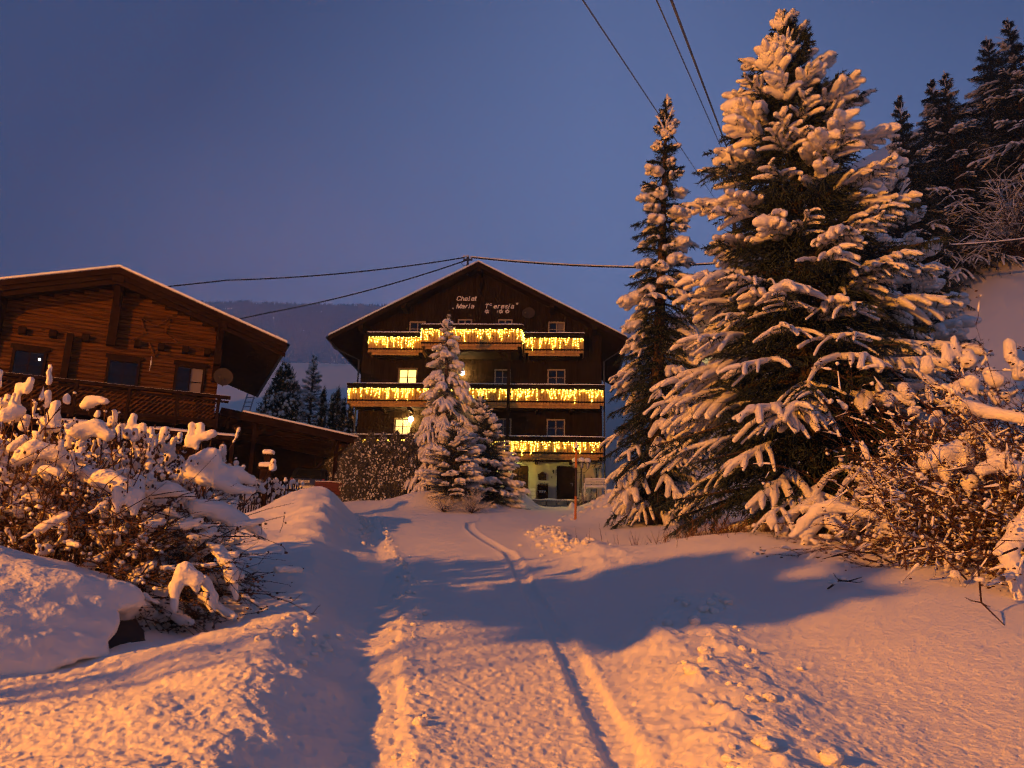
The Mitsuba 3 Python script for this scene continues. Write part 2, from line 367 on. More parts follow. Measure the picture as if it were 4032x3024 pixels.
def build_ground():
    az = np.radians(np.concatenate([np.linspace(-38, 39, 680), np.linspace(39, 322, 60)[1:-1]]))
    r = np.concatenate([np.linspace(0.15, 3.4, 10)[:-1], np.geomspace(3.4, 46, 620)[:-1], np.geomspace(46, 150, 110)])
    Rr, Az = np.meshgrid(r, az, indexing='ij'); x, y = Rr * np.sin(Az), Rr * np.cos(Az)
    z = ground_z(x.ravel(), y.ravel()).reshape(x.shape)
    v = np.stack([x, y, z], -1).reshape(-1, 3); n = len(az)
    i, j = np.meshgrid(np.arange(len(r) - 1), np.arange(n), indexing='ij'); j2 = (j + 1) % n
    q = np.stack([i * n + j, i * n + j2, (i + 1) * n + j2, (i + 1) * n + j], -1).reshape(-1, 4)
    f = np.vstack([q[:, [0, 2, 1]], q[:, [0, 3, 2]]])
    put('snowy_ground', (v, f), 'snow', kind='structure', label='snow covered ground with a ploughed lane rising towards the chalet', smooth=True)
build_ground()

# snow lumps thrown up along the lane
def clumps():
    rng = np.random.default_rng(5); P, S = [], []
    def area(n, fx, y0, y1, spread, s0, s1):
        y = rng.uniform(y0, y1, n); x = fx(y) + rng.normal(0, spread, n); s = rng.uniform(s0, s1, n) * rng.uniform(.5, 1, n)
        P.append(np.stack([x, y, ground_z(x, y, False) + s * 0.25], 1)); S.append(np.stack([s * rng.uniform(.8, 1.3, n), s, s * rng.uniform(.6, .9, n)], 1))
    area(46, lambda y: interp(y, RBANK) + .25, 4.2, 9.3, .26, .02, .08)
    area(150, lambda y: interp(y, RBANK), 14.5, 22, .26, .03, .10)
    area(110, lambda y: interp(y, RUT) + .33, 4.3, 26, .10, .015, .05)
    area(30, lambda y: interp(y, BANK) + .22, 6, 7.6, .15, .02, .06)
    area(60, lambda y: interp(y, RUT) - .12, 16, 25, .12, .03, .08)
    area(150, lambda y: 4.1 + 0 * y, 26, 31, .85, .04, .12)
    v, f = blobs(np.concatenate(P), np.concatenate(S), rng, ICO2, 0.16)
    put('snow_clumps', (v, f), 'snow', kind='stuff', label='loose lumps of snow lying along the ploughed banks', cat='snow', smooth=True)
clumps()

# ---------------------------------------------------------------- the street lamp behind the camera
def street_lamp():
    x, y = LAMP_POS[0], LAMP_POS[1]; z0 = z_at(x, y)
    t = thing('street_lamp', 'tall street lamp with an orange sodium light standing behind the lane', 'street lamp')
    put(t + '__pole', MB().tube([(x - 1.6, y, z0 - .3), (x - 1.6, y, LAMP_POS[2] - .3), (x - 1.3, y, LAMP_POS[2] + .45), (x, y, LAMP_POS[2] + .5)], .07).done(), 'dark_metal', smooth=40)
    m = trimesh.creation.icosphere(3); m.apply_scale([.34, .34, .16]); m.apply_translation(LAMP_POS + [0, 0, .36])
    put(t + '__hood', m, 'dark_metal', smooth=True)
    b = trimesh.creation.icosphere(2); b.apply_scale(LAMP_R); b.apply_translation(LAMP_POS)
    put(t + '__bulb', b, 'lamp_glass', smooth=True, emitter=glow(*(SODIUM * LAMP_L), 10.0))
street_lamp()
# ---------------------------------------------------------------- shared window builder
def window(holder, fr, x0, x1, z0, z1, depth, frame='frame_wood', fw=0.07, lit=None, cross=(0.5, 0.5), curtain=False, name='window'):
    """a casement set in a wall: frame, glazing bars, pane, and the room behind; the wall face is y = 0 (y grows inwards)"""
    w = f'{holder}__{name}'; i = 0
    while f'{w}__frame' in scene: i += 1; w = f'{holder}__{name}_{i:03d}'
    m = MB(fr)
    m.box(x0 - fw, x1 + fw, -.05, .06, z1, z1 + fw); m.box(x0 - fw - .03, x1 + fw + .03, -.09, .06, z0 - fw, z0)
    m.box(x0 - fw, x0, -.05, .06, z0, z1); m.box(x1, x1 + fw, -.05, .06, z0, z1)
    put(w + '__frame', m.done(), frame)
    b = MB(fr); cx, cz = x0 + (x1 - x0) * cross[0], z0 + (z1 - z0) * cross[1]
    b.box(cx - .028, cx + .028, .0, .045, z0, z1)
    b.box(x0, cx - .028, .012, .04, cz - .015, cz + .015); b.box(cx + .028, x1, .012, .04, cz - .015, cz + .015)
    put(w + '__glazing_bar', b.done(), frame)
    p = fr([[x0, .025, z0], [x1, .025, z0], [x1, .025, z1], [x0, .025, z1]])
    put(w + '__pane', (p, [[0, 1, 2], [0, 2, 3]]), 'pane')
    q = fr([[x0, depth, z0], [x1, depth, z0], [x1, depth, z1], [x0, depth, z1]])
    if lit:
        put(w + '__lit_curtain', (q, [[0, 1, 2], [0, 2, 3]]), 'curtain', emitter=glow(*lit, .3))
    elif curtain:
        qq = fr([[cx + .03, .09, z0], [x1, .09, z0], [x1, .09, z1], [cx + .03, .09, z1]])
        put(w + '__curtain', (qq, [[0, 1, 2], [0, 2, 3]]), 'curtain')
    return w

def strips(x0, x1, z0, z1, holes):
    """z intervals of the strip x0..x1 that stay clear of the rectangular holes"""
    out = [(z0, z1)]
    for hx0, hx1, hz0, hz1 in holes:
        if hx1 <= x0 or hx0 >= x1: continue
        nxt = []
        for a, b in out:
            if hz1 <= a or hz0 >= b: nxt.append((a, b)); continue
            if hz0 > a: nxt.append((a, hz0))
            if hz1 < b: nxt.append((hz1, b))
        out = nxt
    return [o for o in out if o[1] - o[0] > .03]

def snow_slab(fr, poly, y0, y1, seed, amp=0.03, plane='xz'):
    return None

# ---------------------------------------------------------------- the chalet
CH = Frame((-1.6, 41.0, 0.0), (math.cos(math.radians(3.5)), -math.sin(math.radians(3.5)), 0), (math.sin(math.radians(3.5)), math.cos(math.radians(3.5)), 0))
CZ = 5.35
def roof_z(x): return 18.42 - 0.533 * abs(x + 0.33)

def snow_layer(fr, xs, ys, ztop, thick, seed, amp, edge=.08):
    """a rounded snow layer over a roof: grid of points, top lifted and edges drawn in"""
    X, Y = np.meshgrid(xs, ys, indexing='ij'); nx, ny = X.shape
    P = fr(np.stack([X, Y, 0 * X], -1).reshape(-1, 3))
    n = meshkit.fbm(P / .5, 2, seed).reshape(nx, ny) - .5
    e = np.minimum(np.minimum(np.arange(nx)[:, None], nx - 1 - np.arange(nx)[:, None]), np.minimum(np.arange(ny)[None], ny - 1 - np.arange(ny)[None]))
    t = thick * np.where(e == 0, .35, np.where(e == 1, .85, 1)) + amp * n * 2 * (e > 0)
    Z = ztop(X)
    top = np.stack([X, Y, Z + t], -1).reshape(-1, 3); bot = np.stack([X, Y, Z + .003], -1).reshape(-1, 3); N = nx * ny
    i, j = np.meshgrid(np.arange(nx - 1), np.arange(ny - 1), indexing='ij'); a = (i * ny + j).ravel()
    f = [np.stack([a, a + ny, a + ny + 1], 1), np.stack([a, a + ny + 1, a + 1], 1)]
    f += [g[:, ::-1] + N for g in f[:2]]
    def side(ids, rev):
        u, w = ids[:-1], ids[1:]
        g = [np.stack([u, u + N, w + N], 1), np.stack([u, w + N, w], 1)]
        return [h[:, ::-1] if rev else h for h in g]
    ar = np.arange
    f += side(ar(ny), True) + side((nx - 1) * ny + ar(ny), False) + side(ar(nx) * ny, False) + side(ar(nx) * ny + ny - 1, True)
    v = fr(np.vstack([top, bot])); f = np.vstack(f)
    return v, (f[:, ::-1] if fr.flip() else f)

def fascia_scallops(m, x0, x1, y, z0, z1, n):
    """a board with a scalloped lower edge"""
    from shapely.geometry import Polygon
    xs = np.linspace(x0, x1, n * 8 + 1); zz = z0 - 0.035 * np.abs(np.sin(np.linspace(0, n * math.pi, n * 8 + 1)))
    m.prism(Polygon([(x1, z1), (x0, z1)] + list(zip(xs, zz))), y, y + .03)

BULBS = []
def garland(label, segs, seed, fall=(0.18, 0.72)):
    """icicle lights hanging from segments ((x0,y0),(x1,y1),z) in the chalet's frame"""
    rng = np.random.default_rng(seed); P, wires = [], []
    for (x0, y0), (x1, y1), z in segs:
        L = math.hypot(x1 - x0, y1 - y0); n = max(2, int(L / 0.122))
        wires.append([(x0, y0, z), ((x0 + x1) / 2, (y0 + y1) / 2, z - .01), (x1, y1, z)])
        cyc = [.25, .55, .40, .68, .30, .50, .22, .62]
        for i in range(n):
            u = (i + .5 + rng.uniform(-.2, .2)) / n; x, y = x0 + (x1 - x0) * u, y0 + (y1 - y0) * u
            ln = cyc[(i + int(rng.integers(0, 2))) % 8] * rng.uniform(.75, 1.15)
            sway = rng.normal(0, .03); k = max(2, int(ln / .092))
            if rng.random() < .06: continue
            for q in range(k):
                zz = z - .02 - (q + rng.uniform(.2, .8)) * ln / k
                P.append((x + sway * q / k * 2 + rng.normal(0, .018), y + rng.normal(0, .012), zz))
            wires.append([(x, y, z), (x + sway, y, z - ln / 2), (x + sway * 2, y, z - ln)])
    k = thing('light_garland', label, 'string lights', 'icicle light garlands on the chalet balconies')
    W = A(wires, float); v, f = tubes(CH(W.reshape(-1, 3)).reshape(W.shape), np.full(W.shape[:2], .006), 3)
    put(k + '__wire', (v, f), 'black_cable', kind='stuff')
    P = CH(A(P)); v, f = blobs(P, np.full((len(P), 3), 1.0) * rng.uniform(.022, .034, (len(P), 1)), rng, ICO0, .0)
    put(k + '__bulb', (v, f), 'lamp_glass', kind='stuff', emitter=glow(12, 8.4, .95))
    return k

def wall_lamp(label, x, z, y=-.28, r=.14, L=(230, 165, 62)):
    k = thing('wall_lamp', label, 'lamp', 'lit wall lamps of the chalet')
    put(k + '__bracket', MB(CH).tube([(x, -.03, z + .22), (x, y * .6, z + .3), (x, y, z + .22), (x, y, z + .1)], .018).done(), 'dark_metal', smooth=40)
    m = MB(CH); m.box(x - .07, x + .07, -.075, -.04, z + .1, z + .34)
    put(k + '__wall_plate', m.done(), 'dark_metal')
    b = trimesh.creation.icosphere(2); b.apply_scale([r, r, r * 1.1]); v = CH(A(b.vertices) + A([x, y, z]))
    put(k + '__globe', (v, b.faces), 'lamp_glass', smooth=True, emitter=glow(*L, .8))

def chalet():
    C = tag('chalet', 'tall dark timber chalet with three lit balconies and a snow edged gable roof', 'house')
    W0, W1, D = -6.78, 6.47, 8.6
    holes = [(-4.21, -3.30, 14.5, 15.36), (3.54, 4.46, 14.5, 15.36), (-1.50, -0.70, 14.6, 15.50), (0.75, 1.55, 14.6, 15.50),
             (-4.70, -3.62, 11.6, 12.66), (0.63, 1.52, 11.7, 12.62), (3.53, 4.50, 11.7, 12.64), (-2.3, -1.5, 10.3, 12.5),
             (-4.77, -3.80, 8.9, 9.86), (0.74, 1.62, 8.9, 9.88), (3.52, 4.50, 8.9, 9.87)]
    # masonry ground floor, timber above
    t = .3; dwn = 3.0
    gf = MB(CH)
    for x0, x1, z0, z1 in [(W0, 1.70, CZ - dwn, 7.62), (1.70, 2.58, 7.36, 7.62), (2.58, 4.07, CZ - dwn, 7.62), (4.07, 5.04, 7.36, 7.62), (5.04, W1, CZ - dwn, 7.62)]:
        gf.box(x0, x1, 0, t, z0, z1)
    gf.box(W0, W0 + t, t, D, CZ - dwn, 7.62); gf.box(W1 - t, W1, t, D, CZ - dwn, 7.62); gf.box(W0 + t, W1 - t, D - t, D, CZ - dwn, 7.62)
    put('chalet__plaster_wall', gf.done(), 'plaster')
    core = MB(CH)
    xs = sorted({W0, W1, -.33} | {h[0] for h in holes} | {h[1] for h in holes})
    for a, b in zip(xs[:-1], xs[1:]):
        for z0, z1 in strips(a + 1e-6, b - 1e-6, 7.62, 13.0, holes): core.box(a, b, .0, .25, z0, z1)
        za, zb = roof_z(a) - .02, roof_z(b) - .02
        for z0, z1 in strips(a + 1e-6, b - 1e-6, 13.0, 40, holes):
            if z1 > 30: core.prism([(a, z0), (b, z0), (b, zb), (a, za)], 0, .25)
            else: core.box(a, b, 0, .25, z0, z1)
    core.box(W0, W0 + .25, .25, D, 7.62, roof_z(W0)); core.box(W1 - .25, W1, .25, D, 7.62, roof_z(W1)); 
    core.prism([(W0 + .25, 7.62), (W1 - .25, 7.62), (W1 - .25, roof_z(W1 - .25)), (-.33, roof_z(-.33)), (W0 + .25, roof_z(W0 + .25))], D - .25, D)
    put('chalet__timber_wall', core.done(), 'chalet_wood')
    fl = MB(CH)
    for z in (10.35, 13.2, 7.64): fl.box(W0 + .26, W1 - .26, .26, D - .26, z, z + .12)
    for x in (-5.2, -2.8, -.2, 2.4, 5.2): fl.box(x, x + .1, 1.6, D - .3, 7.8, 10.3); fl.box(x, x + .1, 1.6, D - .3, 10.5, 13.1); fl.box(x, x + .1, 1.6, D - .3, 13.4, 15.7)
    for z in (7.8, 10.5, 13.4): fl.box(W0 + .26, W1 - .26, 1.5, 1.6, z, z + 2.4)
    put('chalet__inner_wall', fl.done(), 'room_dark')
    # upright cladding boards
    rng = np.random.default_rng(3); cb = MB(CH); n = 74; w = (W1 - W0) / n
    for i in range(n):
        a = W0 + i * w; d = -.012 - .016 * rng.random()
        for z0, z1 in strips(a, a + w, 7.64, roof_z(a + w / 2) - .05, holes): cb.box(a + .006, a + w - .006, d, -.001, z0, z1)
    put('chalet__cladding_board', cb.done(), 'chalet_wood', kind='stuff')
    for i, (x0, x1, z0, z1) in enumerate(holes):
        lit = {4: (2.6, 1.75, .42), 8: (2.0, 1.15, .30), 7: (1.0, .62, .16)}.get(i)
        window('chalet', CH, x0 + .07, x1 - .07, z0 + .07, z1 - .07, .22 if lit else .6, 'pale_frame' if not lit else 'frame_wood', .07, lit, curtain=(i == 1))
    # doors
    for x0, x1 in ((1.72, 2.56), (4.09, 5.02)):
        m = MB(CH)
        for k in range(5): m.box(x0 + (x1 - x0) * k / 5 + .006, x0 + (x1 - x0) * (k + 1) / 5 - .006, .10, .15, CZ, 7.34)
        m.box(x0, x1, .13, .18, CZ, 7.35)
        k = put('chalet__door', m.done(), 'dark_wood')
        put(k + '__handle', MB(CH).box(x1 - .13, x1 - .10, .06, .1, 6.3, 6.46).box(x1 - .22, x1 - .10, .045, .065, 6.42, 6.445).done(), 'grey_metal')
    # roof: two slopes, barge boards, purlins
    y0, y1 = -1.2, 9.3
    for s, key in ((-1, 'chalet__roof'), (1, 'chalet__roof')):
        xe = -8.42 if s < 0 else 7.78
        m = MB(CH); pl = [(-.33, roof_z(-.33)), (xe, roof_z(xe)), (xe, roof_z(xe) - .07), (-.33, roof_z(-.33) - .07)]
        m.prism(pl if s < 0 else pl[::-1], y0, y1)
        # soffit boards
        for q in range(26):
            yy = y0 + .05 + q * (y1 - y0 - .1) / 26
            pl2 = [(-.33, roof_z(-.33) - .075), (xe + s * -.02, roof_z(xe) - .075), (xe - s * .02, roof_z(xe) - .10), (-.33, roof_z(-.33) - .10)]
            m.prism(pl2, yy + .01, yy + (y1 - y0 - .1) / 26 - .01)
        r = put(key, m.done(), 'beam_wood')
        b = MB(CH); pl = [(-.33, roof_z(-.33) + .03), (xe, roof_z(xe) + .03), (xe, roof_z(xe) - .26), (-.33, roof_z(-.33) - .30)]
        b.prism(pl, y0 - .04, y0 - .005); put(r + '__barge_board', b.done(), 'beam_wood')
        xs = np.linspace(-.33, xe - s * .02, 34)
        if s < 0: xs = xs[::-1]
        v, f = snow_layer(CH, xs, np.linspace(y0 - .12, y1, 22), roof_z, .20, 61 + s, .04)
        put(r + '__roof_snow', (v, f), 'tree_snow', smooth=50)
        g = MB(CH); zg = roof_z(xe) - .08
        g.tube([(xe + s * .06, y0 - .02, zg), (xe + s * .06, 4, zg), (xe + s * .06, y1, zg)], .07, 8)
        g.tube([(xe + s * .06, -.9, zg), (xe - s * .25, -.7, zg - .45), (W0 - .12 if s < 0 else W1 + .12, -.1, zg - .95), (W0 - .12 if s < 0 else W1 + .12, -.1, CZ)], .045, 8)
        put(r + '__gutter', g.done(), 'dark_metal', smooth=40)
    m = MB(CH)
    for x in (-.33, -4.4, 3.75, -6.7, 6.05):
        z = roof_z(x) - .30; m.box(x - .12, x + .12, y0 + .12, .0, z - .16, z + .14)
    m.each('chalet__purlin', 'beam_wood')
    for sx in (-1, 1):
        q = MB(CH); x = -.33; q.bar((x, -.08, 17.0), (x, -1.0, 17.85), .13, .15)
    put('chalet__brace', q.done(), 'beam_wood')
    # balconies: slab, rail, boards, scalloped trim, snow
    def balcony(parts):
        nonlocal rng
        B = None
        sl, rl, bd, tr, sn = MB(CH), MB(CH), MB(CH), MB(CH), []
        for x0, x1, yf, zb, zt in parts:
            sl.box(x0 + .25, x1 - .25, yf + .08, -.03, zb, zb + .10)
            rl.box(x0 - .06, x1 + .06, yf - .05, yf + .11, zt - .09, zt); rl.box(x0, x1, yf + .0, yf + .07, zb + .24, zb + .32)
            rl.box(x0 - .03, x1 + .03, yf - .03, yf + .0, zt - .26, zt - .10)
            for xx in (x0, x1): rl.box(xx - .05, xx + .05, yf + .08, -.03, zt - .09, zt - .002)
            nb = int((x1 - x0) / .165)
            for i in range(nb):
                a = x0 + (x1 - x0) * i / nb; b = x0 + (x1 - x0) * (i + 1) / nb; c = (a + b) / 2; h = (b - a) / 2 - .009
                if i % 5 == 2:
                    bd.box(a + .009, c - .025, yf + .02, yf + .045, zb + .1, zt - .1); bd.box(c + .025, b - .009, yf + .02, yf + .045, zb + .1, zt - .1)
                    bd.box(c - .025, c + .025, yf + .021, yf + .044, zb + .1, zb + .62); bd.box(c - .025, c + .025, yf + .021, yf + .044, zb + .74, zt - .1)
                else: bd.box(a + .009, b - .009, yf + .02, yf + .045, zb + .1, zt - .1)
            for xx in (x0, x1):
                ns = int((-yf - .1) / .165)
                for i in range(ns):
                    ya = yf + .06 + (-.06 - yf - .06) * i / ns; yb = yf + .06 + (-.06 - yf - .06) * (i + 1) / ns
                    bd.box(xx - .012, xx + .012, ya + .008, yb - .008, zb + .1, zt - .1)
            fascia_scallops(tr, x0 + .22, x1 - .22, yf + .05, zb + .02, zb + .22, int((x1 - x0) / .2)); tr.box(x0 + .2, x1 - .2, yf + .02, yf + .06, zb - .06, zb + .0)
            sn.append(snow_layer(CH, np.linspace(x0 - .07, x1 + .07, 60), np.linspace(yf - .07, yf + .13, 6), lambda X, z=zt: 0 * X + z, .07, int(zt * 7), .02))
        k = put('chalet__balcony', sl.done(), 'beam_wood')
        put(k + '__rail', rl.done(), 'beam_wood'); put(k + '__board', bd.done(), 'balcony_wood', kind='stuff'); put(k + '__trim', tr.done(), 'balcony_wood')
        put(k + '__rail_snow', join(*sn), 'tree_snow', smooth=50)
    balcony([(-6.18, -3.2, -1.2, 13.12, 14.32), (-3.1, 2.2, -2.2, 13.17, 14.45), (2.3, 5.45, -1.2, 13.12, 14.32)])
    balcony([(-7.08, 6.50, -1.3, 10.25, 11.44)])
    balcony([(-6.9, 6.46, -1.3, 7.55, 8.67)])
    m = MB(CH); m.box(-2.9, 2.0, -2.05, -1.28, 13.02, 13.09); m.box(1.46, 1.62, -2.02, -1.86, CZ - .3, 13.02); m.box(-2.62, -2.46, -2.02, -1.86, CZ - .3, 13.02)
    m.bar((1.54, -1.94, 12.45), (1.0, -1.94, 13.0), .1, .1); m.bar((-2.54, -1.94, 12.45), (-2.0, -1.94, 13.0), .1, .1)
    for x in (-5.2, -3.8, 3.0, 4.8): m.box(x - .07, x + .07, -1.1, 0, 10.08, 10.22); m.box(x - .07, x + .07, -1.1, 0, 7.40, 7.53)
    m.each('chalet__post', 'beam_wood')
    # lettering on the gable
    L = MB()
    def text(s, x, z, h, step, slant=.22):
        for ch in s:
            if ch != ' ':
                tm = meshkit.text_mesh(ch, h, .02, True); v = A(tm.vertices)
                v = np.stack([x + v[:, 0] + slant * v[:, 1], -.05 - v[:, 2], z + v[:, 1]], 1)
                L.add(CH(v), A(tm.faces)[:, ::-1] if False else A(tm.faces))
            x += step[ch] if isinstance(step, dict) and ch in step else (step if not isinstance(step, dict) else step['*'])
    text('Chalet', -1.66, 16.58, .26, {'*': .212, 'C': .25, 'h': .21, 'a': .215, 'l': .15, 'e': .20})
    text(',,', -1.86, 16.13, .16, {'*': .06})
    text('Maria', -1.66, 16.13, .26, {'*': .21, 'M': .30, 'a': .215, 'r': .18, 'i': .14})
    text('T', -0.05, 16.13, .26, {'*': .3}); text('c', .22, 16.28, .18, {'*': .2}); text('eresia', .44, 16.13, .26, {'*': .215, 'i': .14, 'e': .225, 'r': .185, 's': .20})
    text("''", 1.66, 16.20, .26, {'*': .06}); text('r', .64, 15.87, .16, {'*': .2})
    put('chalet__lettering', L.done(), 'lettering', label='pale raised slanted letters reading Chalet and a name on the gable')
    for x in (.11, .89, 1.25):
        q = MB(CH); pts = []
        for k in range(6):
            a = k * math.pi / 3 + .3; q.prism([(x + .05 * math.cos(a - .7), 15.95 + .05 * math.sin(a - .7)), (x + .115 * math.cos(a - .28), 15.95 + .115 * math.sin(a - .28)), (x + .13 * math.cos(a), 15.95 + .13 * math.sin(a)), (x + .115 * math.cos(a + .28), 15.95 + .115 * math.sin(a + .28)), (x + .05 * math.cos(a + .7), 15.95 + .05 * math.sin(a + .7))], -.06 - .002 * (k % 2), -.035)
        put('chalet__flower_emblem', q.done(), 'lettering')
chalet()
def dish(name, label, c, fr, r, tilt, mat, wall_y):
    """a satellite dish on an arm"""
    k = thing(name, label, 'satellite dish')
    a = np.linspace(0, 2 * np.pi, 25)[:-1]; v, f = [], []
    rings = [(0, .16), (.35, .13), (.7, .06), (1, 0), (1.0, -.012), (.7, .047), (.35, .117), (0, .147)]
    for q, d in rings:
        for t in a: v.append((r * q * math.cos(t), d * r, r * 1.08 * q * math.sin(t)))
    n = len(a)
    for i in range(len(rings) - 1):
        for j in range(n): f += [(i * n + j, i * n + (j + 1) % n, (i + 1) * n + j), (i * n + (j + 1) % n, (i + 1) * n + (j + 1) % n, (i + 1) * n + j)]
    v = A(v); ct, st = math.cos(tilt), math.sin(tilt)
    v = np.stack([v[:, 0], v[:, 1] * ct - v[:, 2] * st, v[:, 1] * st + v[:, 2] * ct], 1) + A(c)
    put(k + '__reflector', (fr(v), f), mat, smooth=40)
    m = MB(fr); m.tube([(c[0], c[1] - .0, c[2] - r), (c[0] - .1, c[1] - .35, c[2] - r * .75), (c[0] - .16, c[1] - .62 * r - .1, c[2] - .12)], .015, 6)
    m.box(c[0] - .21, c[0] - .12, c[1] - .62 * r - .16, c[1] - .62 * r - .06, c[2] - .16, c[2] - .06)
    put(k + '__feed_horn', m.done(), 'dish_grey')
    put(k + '__bracket', MB(fr).tube([(c[0], c[1] + .12 * r, c[2]), (c[0] + .05, wall_y, c[2] - .25)], .025, 6).done(), 'dark_metal')
dish('satellite_dish', 'dark round satellite dish on the chalet gable right of the lettering', (2.45, -.32, 15.78), CH, .36, -.35, 'dish_grey', -.03)
garland('icicle light string on the left end of the top chalet balcony', [((-6.18, -1.24), (-3.15, -1.24), 14.12)], 1, )
garland('icicle light string round the raised middle of the top chalet balcony', [((-3.12, -1.3), (-3.12, -2.24), 14.22), ((-3.1, -2.24), (2.2, -2.24), 14.25), ((2.22, -2.24), (2.26, -1.3), 14.22)], 2)
garland('icicle light string on the right end of the top chalet balcony', [((2.3, -1.24), (5.45, -1.24), 14.10)], 3)
garland('longest icicle light string along the middle chalet balcony', [((-7.1, -.3), (-7.1, -1.34), 11.24), ((-7.08, -1.34), (6.5, -1.34), 11.24)], 4)
garland('icicle light string along the lowest chalet balcony above the doors', [((-6.9, -1.34), (6.46, -1.34), 8.46)], 5)
wall_lamp('dazzling wall lamp on the upper chalet floor, right of the snowy spruce top', -1.12, 12.35)
wall_lamp('dazzling wall lamp on the lower chalet floor, left of the snowy spruce', -3.80, 9.72)

def porch_lamp():
    k = thing('porch_lamp', 'porch lamp under the lowest balcony, hidden behind the leaning dark spruce', 'lamp'); p = (.9, -1.0, 7.15)
    put(k + '__cord', MB(CH).tube([(p[0], p[1], p[2] + .1), (p[0], p[1], 7.55)], .012, 5).done(), 'black_cable')
    b = trimesh.creation.icosphere(2); b.apply_scale(.11); put(k + '__globe', (CH(A(b.vertices) + A(p)), b.faces), 'lamp_glass', smooth=True, emitter=glow(800, 580, 100, 1.2))
porch_lamp()


def roof_pole():
    k = thing('roof_pole', 'short cable pole standing on the left slope of the chalet roof', 'pole')
    put(k + '__pole', MB(CH).tube([(-1.0, -.6, 17.9), (-1.0, -.6, 18.98)], .06).done(), 'dark_metal', smooth=40)
    m = MB(CH).box(-1.25, -.75, -.66, -.54, 18.78, 18.86)
    for x in (-1.22, -1.05, -.78): m.tube([(x, -.6, 18.86), (x, -.6, 18.99)], .035, 6)
    m.tube([(-1.2, -.62, 18.75), (-1.35, -.64, 18.55), (-1.2, -.64, 18.42), (-1.02, -.62, 18.5)], .018, 5)
    put(k + '__crossarm', m.done(), 'dark_metal')
    put(k + '__snow', blobs(CH([(-1.2, -.6, 19.02), (-1.02, -.6, 19.04), (-.8, -.6, 18.98)]), [(.09, .09, .04)] * 3, np.random.default_rng(1)), 'tree_snow', smooth=True)
roof_pole()

def entry():
    # things by the chalet doors
    k = thing('entrance_step', 'low stone step half buried in snow before the chalet doors', 'step')
    rng = np.random.default_rng(8)
    for i in range(7):
        x0 = 1.5 + i * .52; put(k + '__stone', MB(CH).box(x0 + .02, x0 + .50 - .02 * rng.random(), -2.3 + .03 * rng.random(), -1.1, CZ - .45, CZ - .06 + .03 * rng.random()).done(), 'stone_step')
    put(k + '__slab', MB(CH).box(1.4, 5.4, -1.1, -.003, CZ - .6, CZ - .012).done(), 'stone_step')
    v, f = snow_layer(CH, np.linspace(1.4, 5.5, 40), np.linspace(-2.25, -1.0, 12), lambda X: 0 * X + CZ - .03, .10, 5, .05)
    put(k + '__snow', (v, f), 'snow', smooth=60)
    k = thing('wall_ornament', 'dark wooden house shaped ornament on the plaster wall between the chalet doors', 'ornament')
    put(k + '__panel', MB(CH).prism([(3.10, 6.60), (3.52, 6.60), (3.52, 6.90), (3.44, 6.93), (3.38, 6.98), (3.31, 7.05), (3.24, 6.98), (3.18, 6.93), (3.10, 6.90)], -.06, -.002).done(), 'dark_wood')
    put(k + '__inset', MB(CH).box(3.17, 3.45, -.075, -.061, 6.66, 6.86).done(), 'beam_wood')
    k = thing('mailbox', 'small dark box on the plaster wall left of the right chalet door', 'mailbox')
    put(k + '__body', MB(CH).box(3.86, 3.93, -.06, -.002, 6.95, 7.12).done(), 'dark_metal'); put(k + '__lid', MB(CH).box(3.855, 3.935, -.07, -.002, 7.121, 7.14).done(), 'grey_metal')
    k = thing('house_plate', 'small square plate on the plaster wall below the mailbox', 'plate')
    put(k + '__panel', MB(CH).box(3.78, 3.87, -.02, -.002, 6.68, 6.82).done(), 'dish_grey'); put(k + '__rim', MB(CH).box(3.80, 3.85, -.028, -.021, 6.70, 6.80).done(), 'plate_white')
    k = thing('shelf', 'small wooden shelf with flower pots between the chalet doors', 'shelf')
    s = MB(CH)
    for x in (3.08, 3.58): s.box(x, x + .05, -.42, -.05, CZ, CZ + .95)
    for z in (.12, .5, .9): s.box(3.13, 3.58, -.42, -.05, CZ + z, CZ + z + .035)
    s.box(3.13, 3.58, -.06, -.04, CZ + .12, CZ + .9); put(k + '__frame', s.done(), 'dark_wood')
    for i, x in enumerate((3.2, 3.33, 3.46)):
        p = thing('flower_pot', ('left', 'middle', 'right')[i] + ' pale flower pot of the three in the small shelf between the doors', 'flower pot', 'flower pots in the shelf')
        m = trimesh.creation.revolve([(0, 0), (.04, 0), (.055, .11), (.06, .11), (.06, .13), (.048, .13), (.04, .03), (0, .03)], sections=10)
        put(p, (CH(A(m.vertices) + A([x, -.24, CZ + .536])), m.faces), 'white_paint', smooth=30)
    p = thing('wreath', 'dark twig bundle lying on top of the small shelf by the doors', 'wreath')
    rg = np.random.default_rng(4); n = 60
    P = np.stack([rg.uniform(3.1, 3.6, n), rg.uniform(-.4, -.1, n), np.full(n, CZ + .95)], 1); Dd = rg.normal(size=(n, 3)) * [1, .5, .35] + [0, 0, .35]; Dd /= np.linalg.norm(Dd, axis=1, keepdims=True)
    put(p, blades(CH(P), Dd, .16, .03, rg), 'dark_twig')
    k = thing('wooden_crate', 'pale slatted crate standing right of the left chalet door', 'crate')
    for i in range(4): put(k + '__slat', MB(CH).box(2.64, 2.98, -.36, -.33, CZ + .02 + i * .19, CZ + .18 + i * .19).done(), 'white_paint')
    put(k + '__body', MB(CH).box(2.65, 2.97, -.329, -.06, CZ, CZ + .76).done(), 'plaster')
entry()
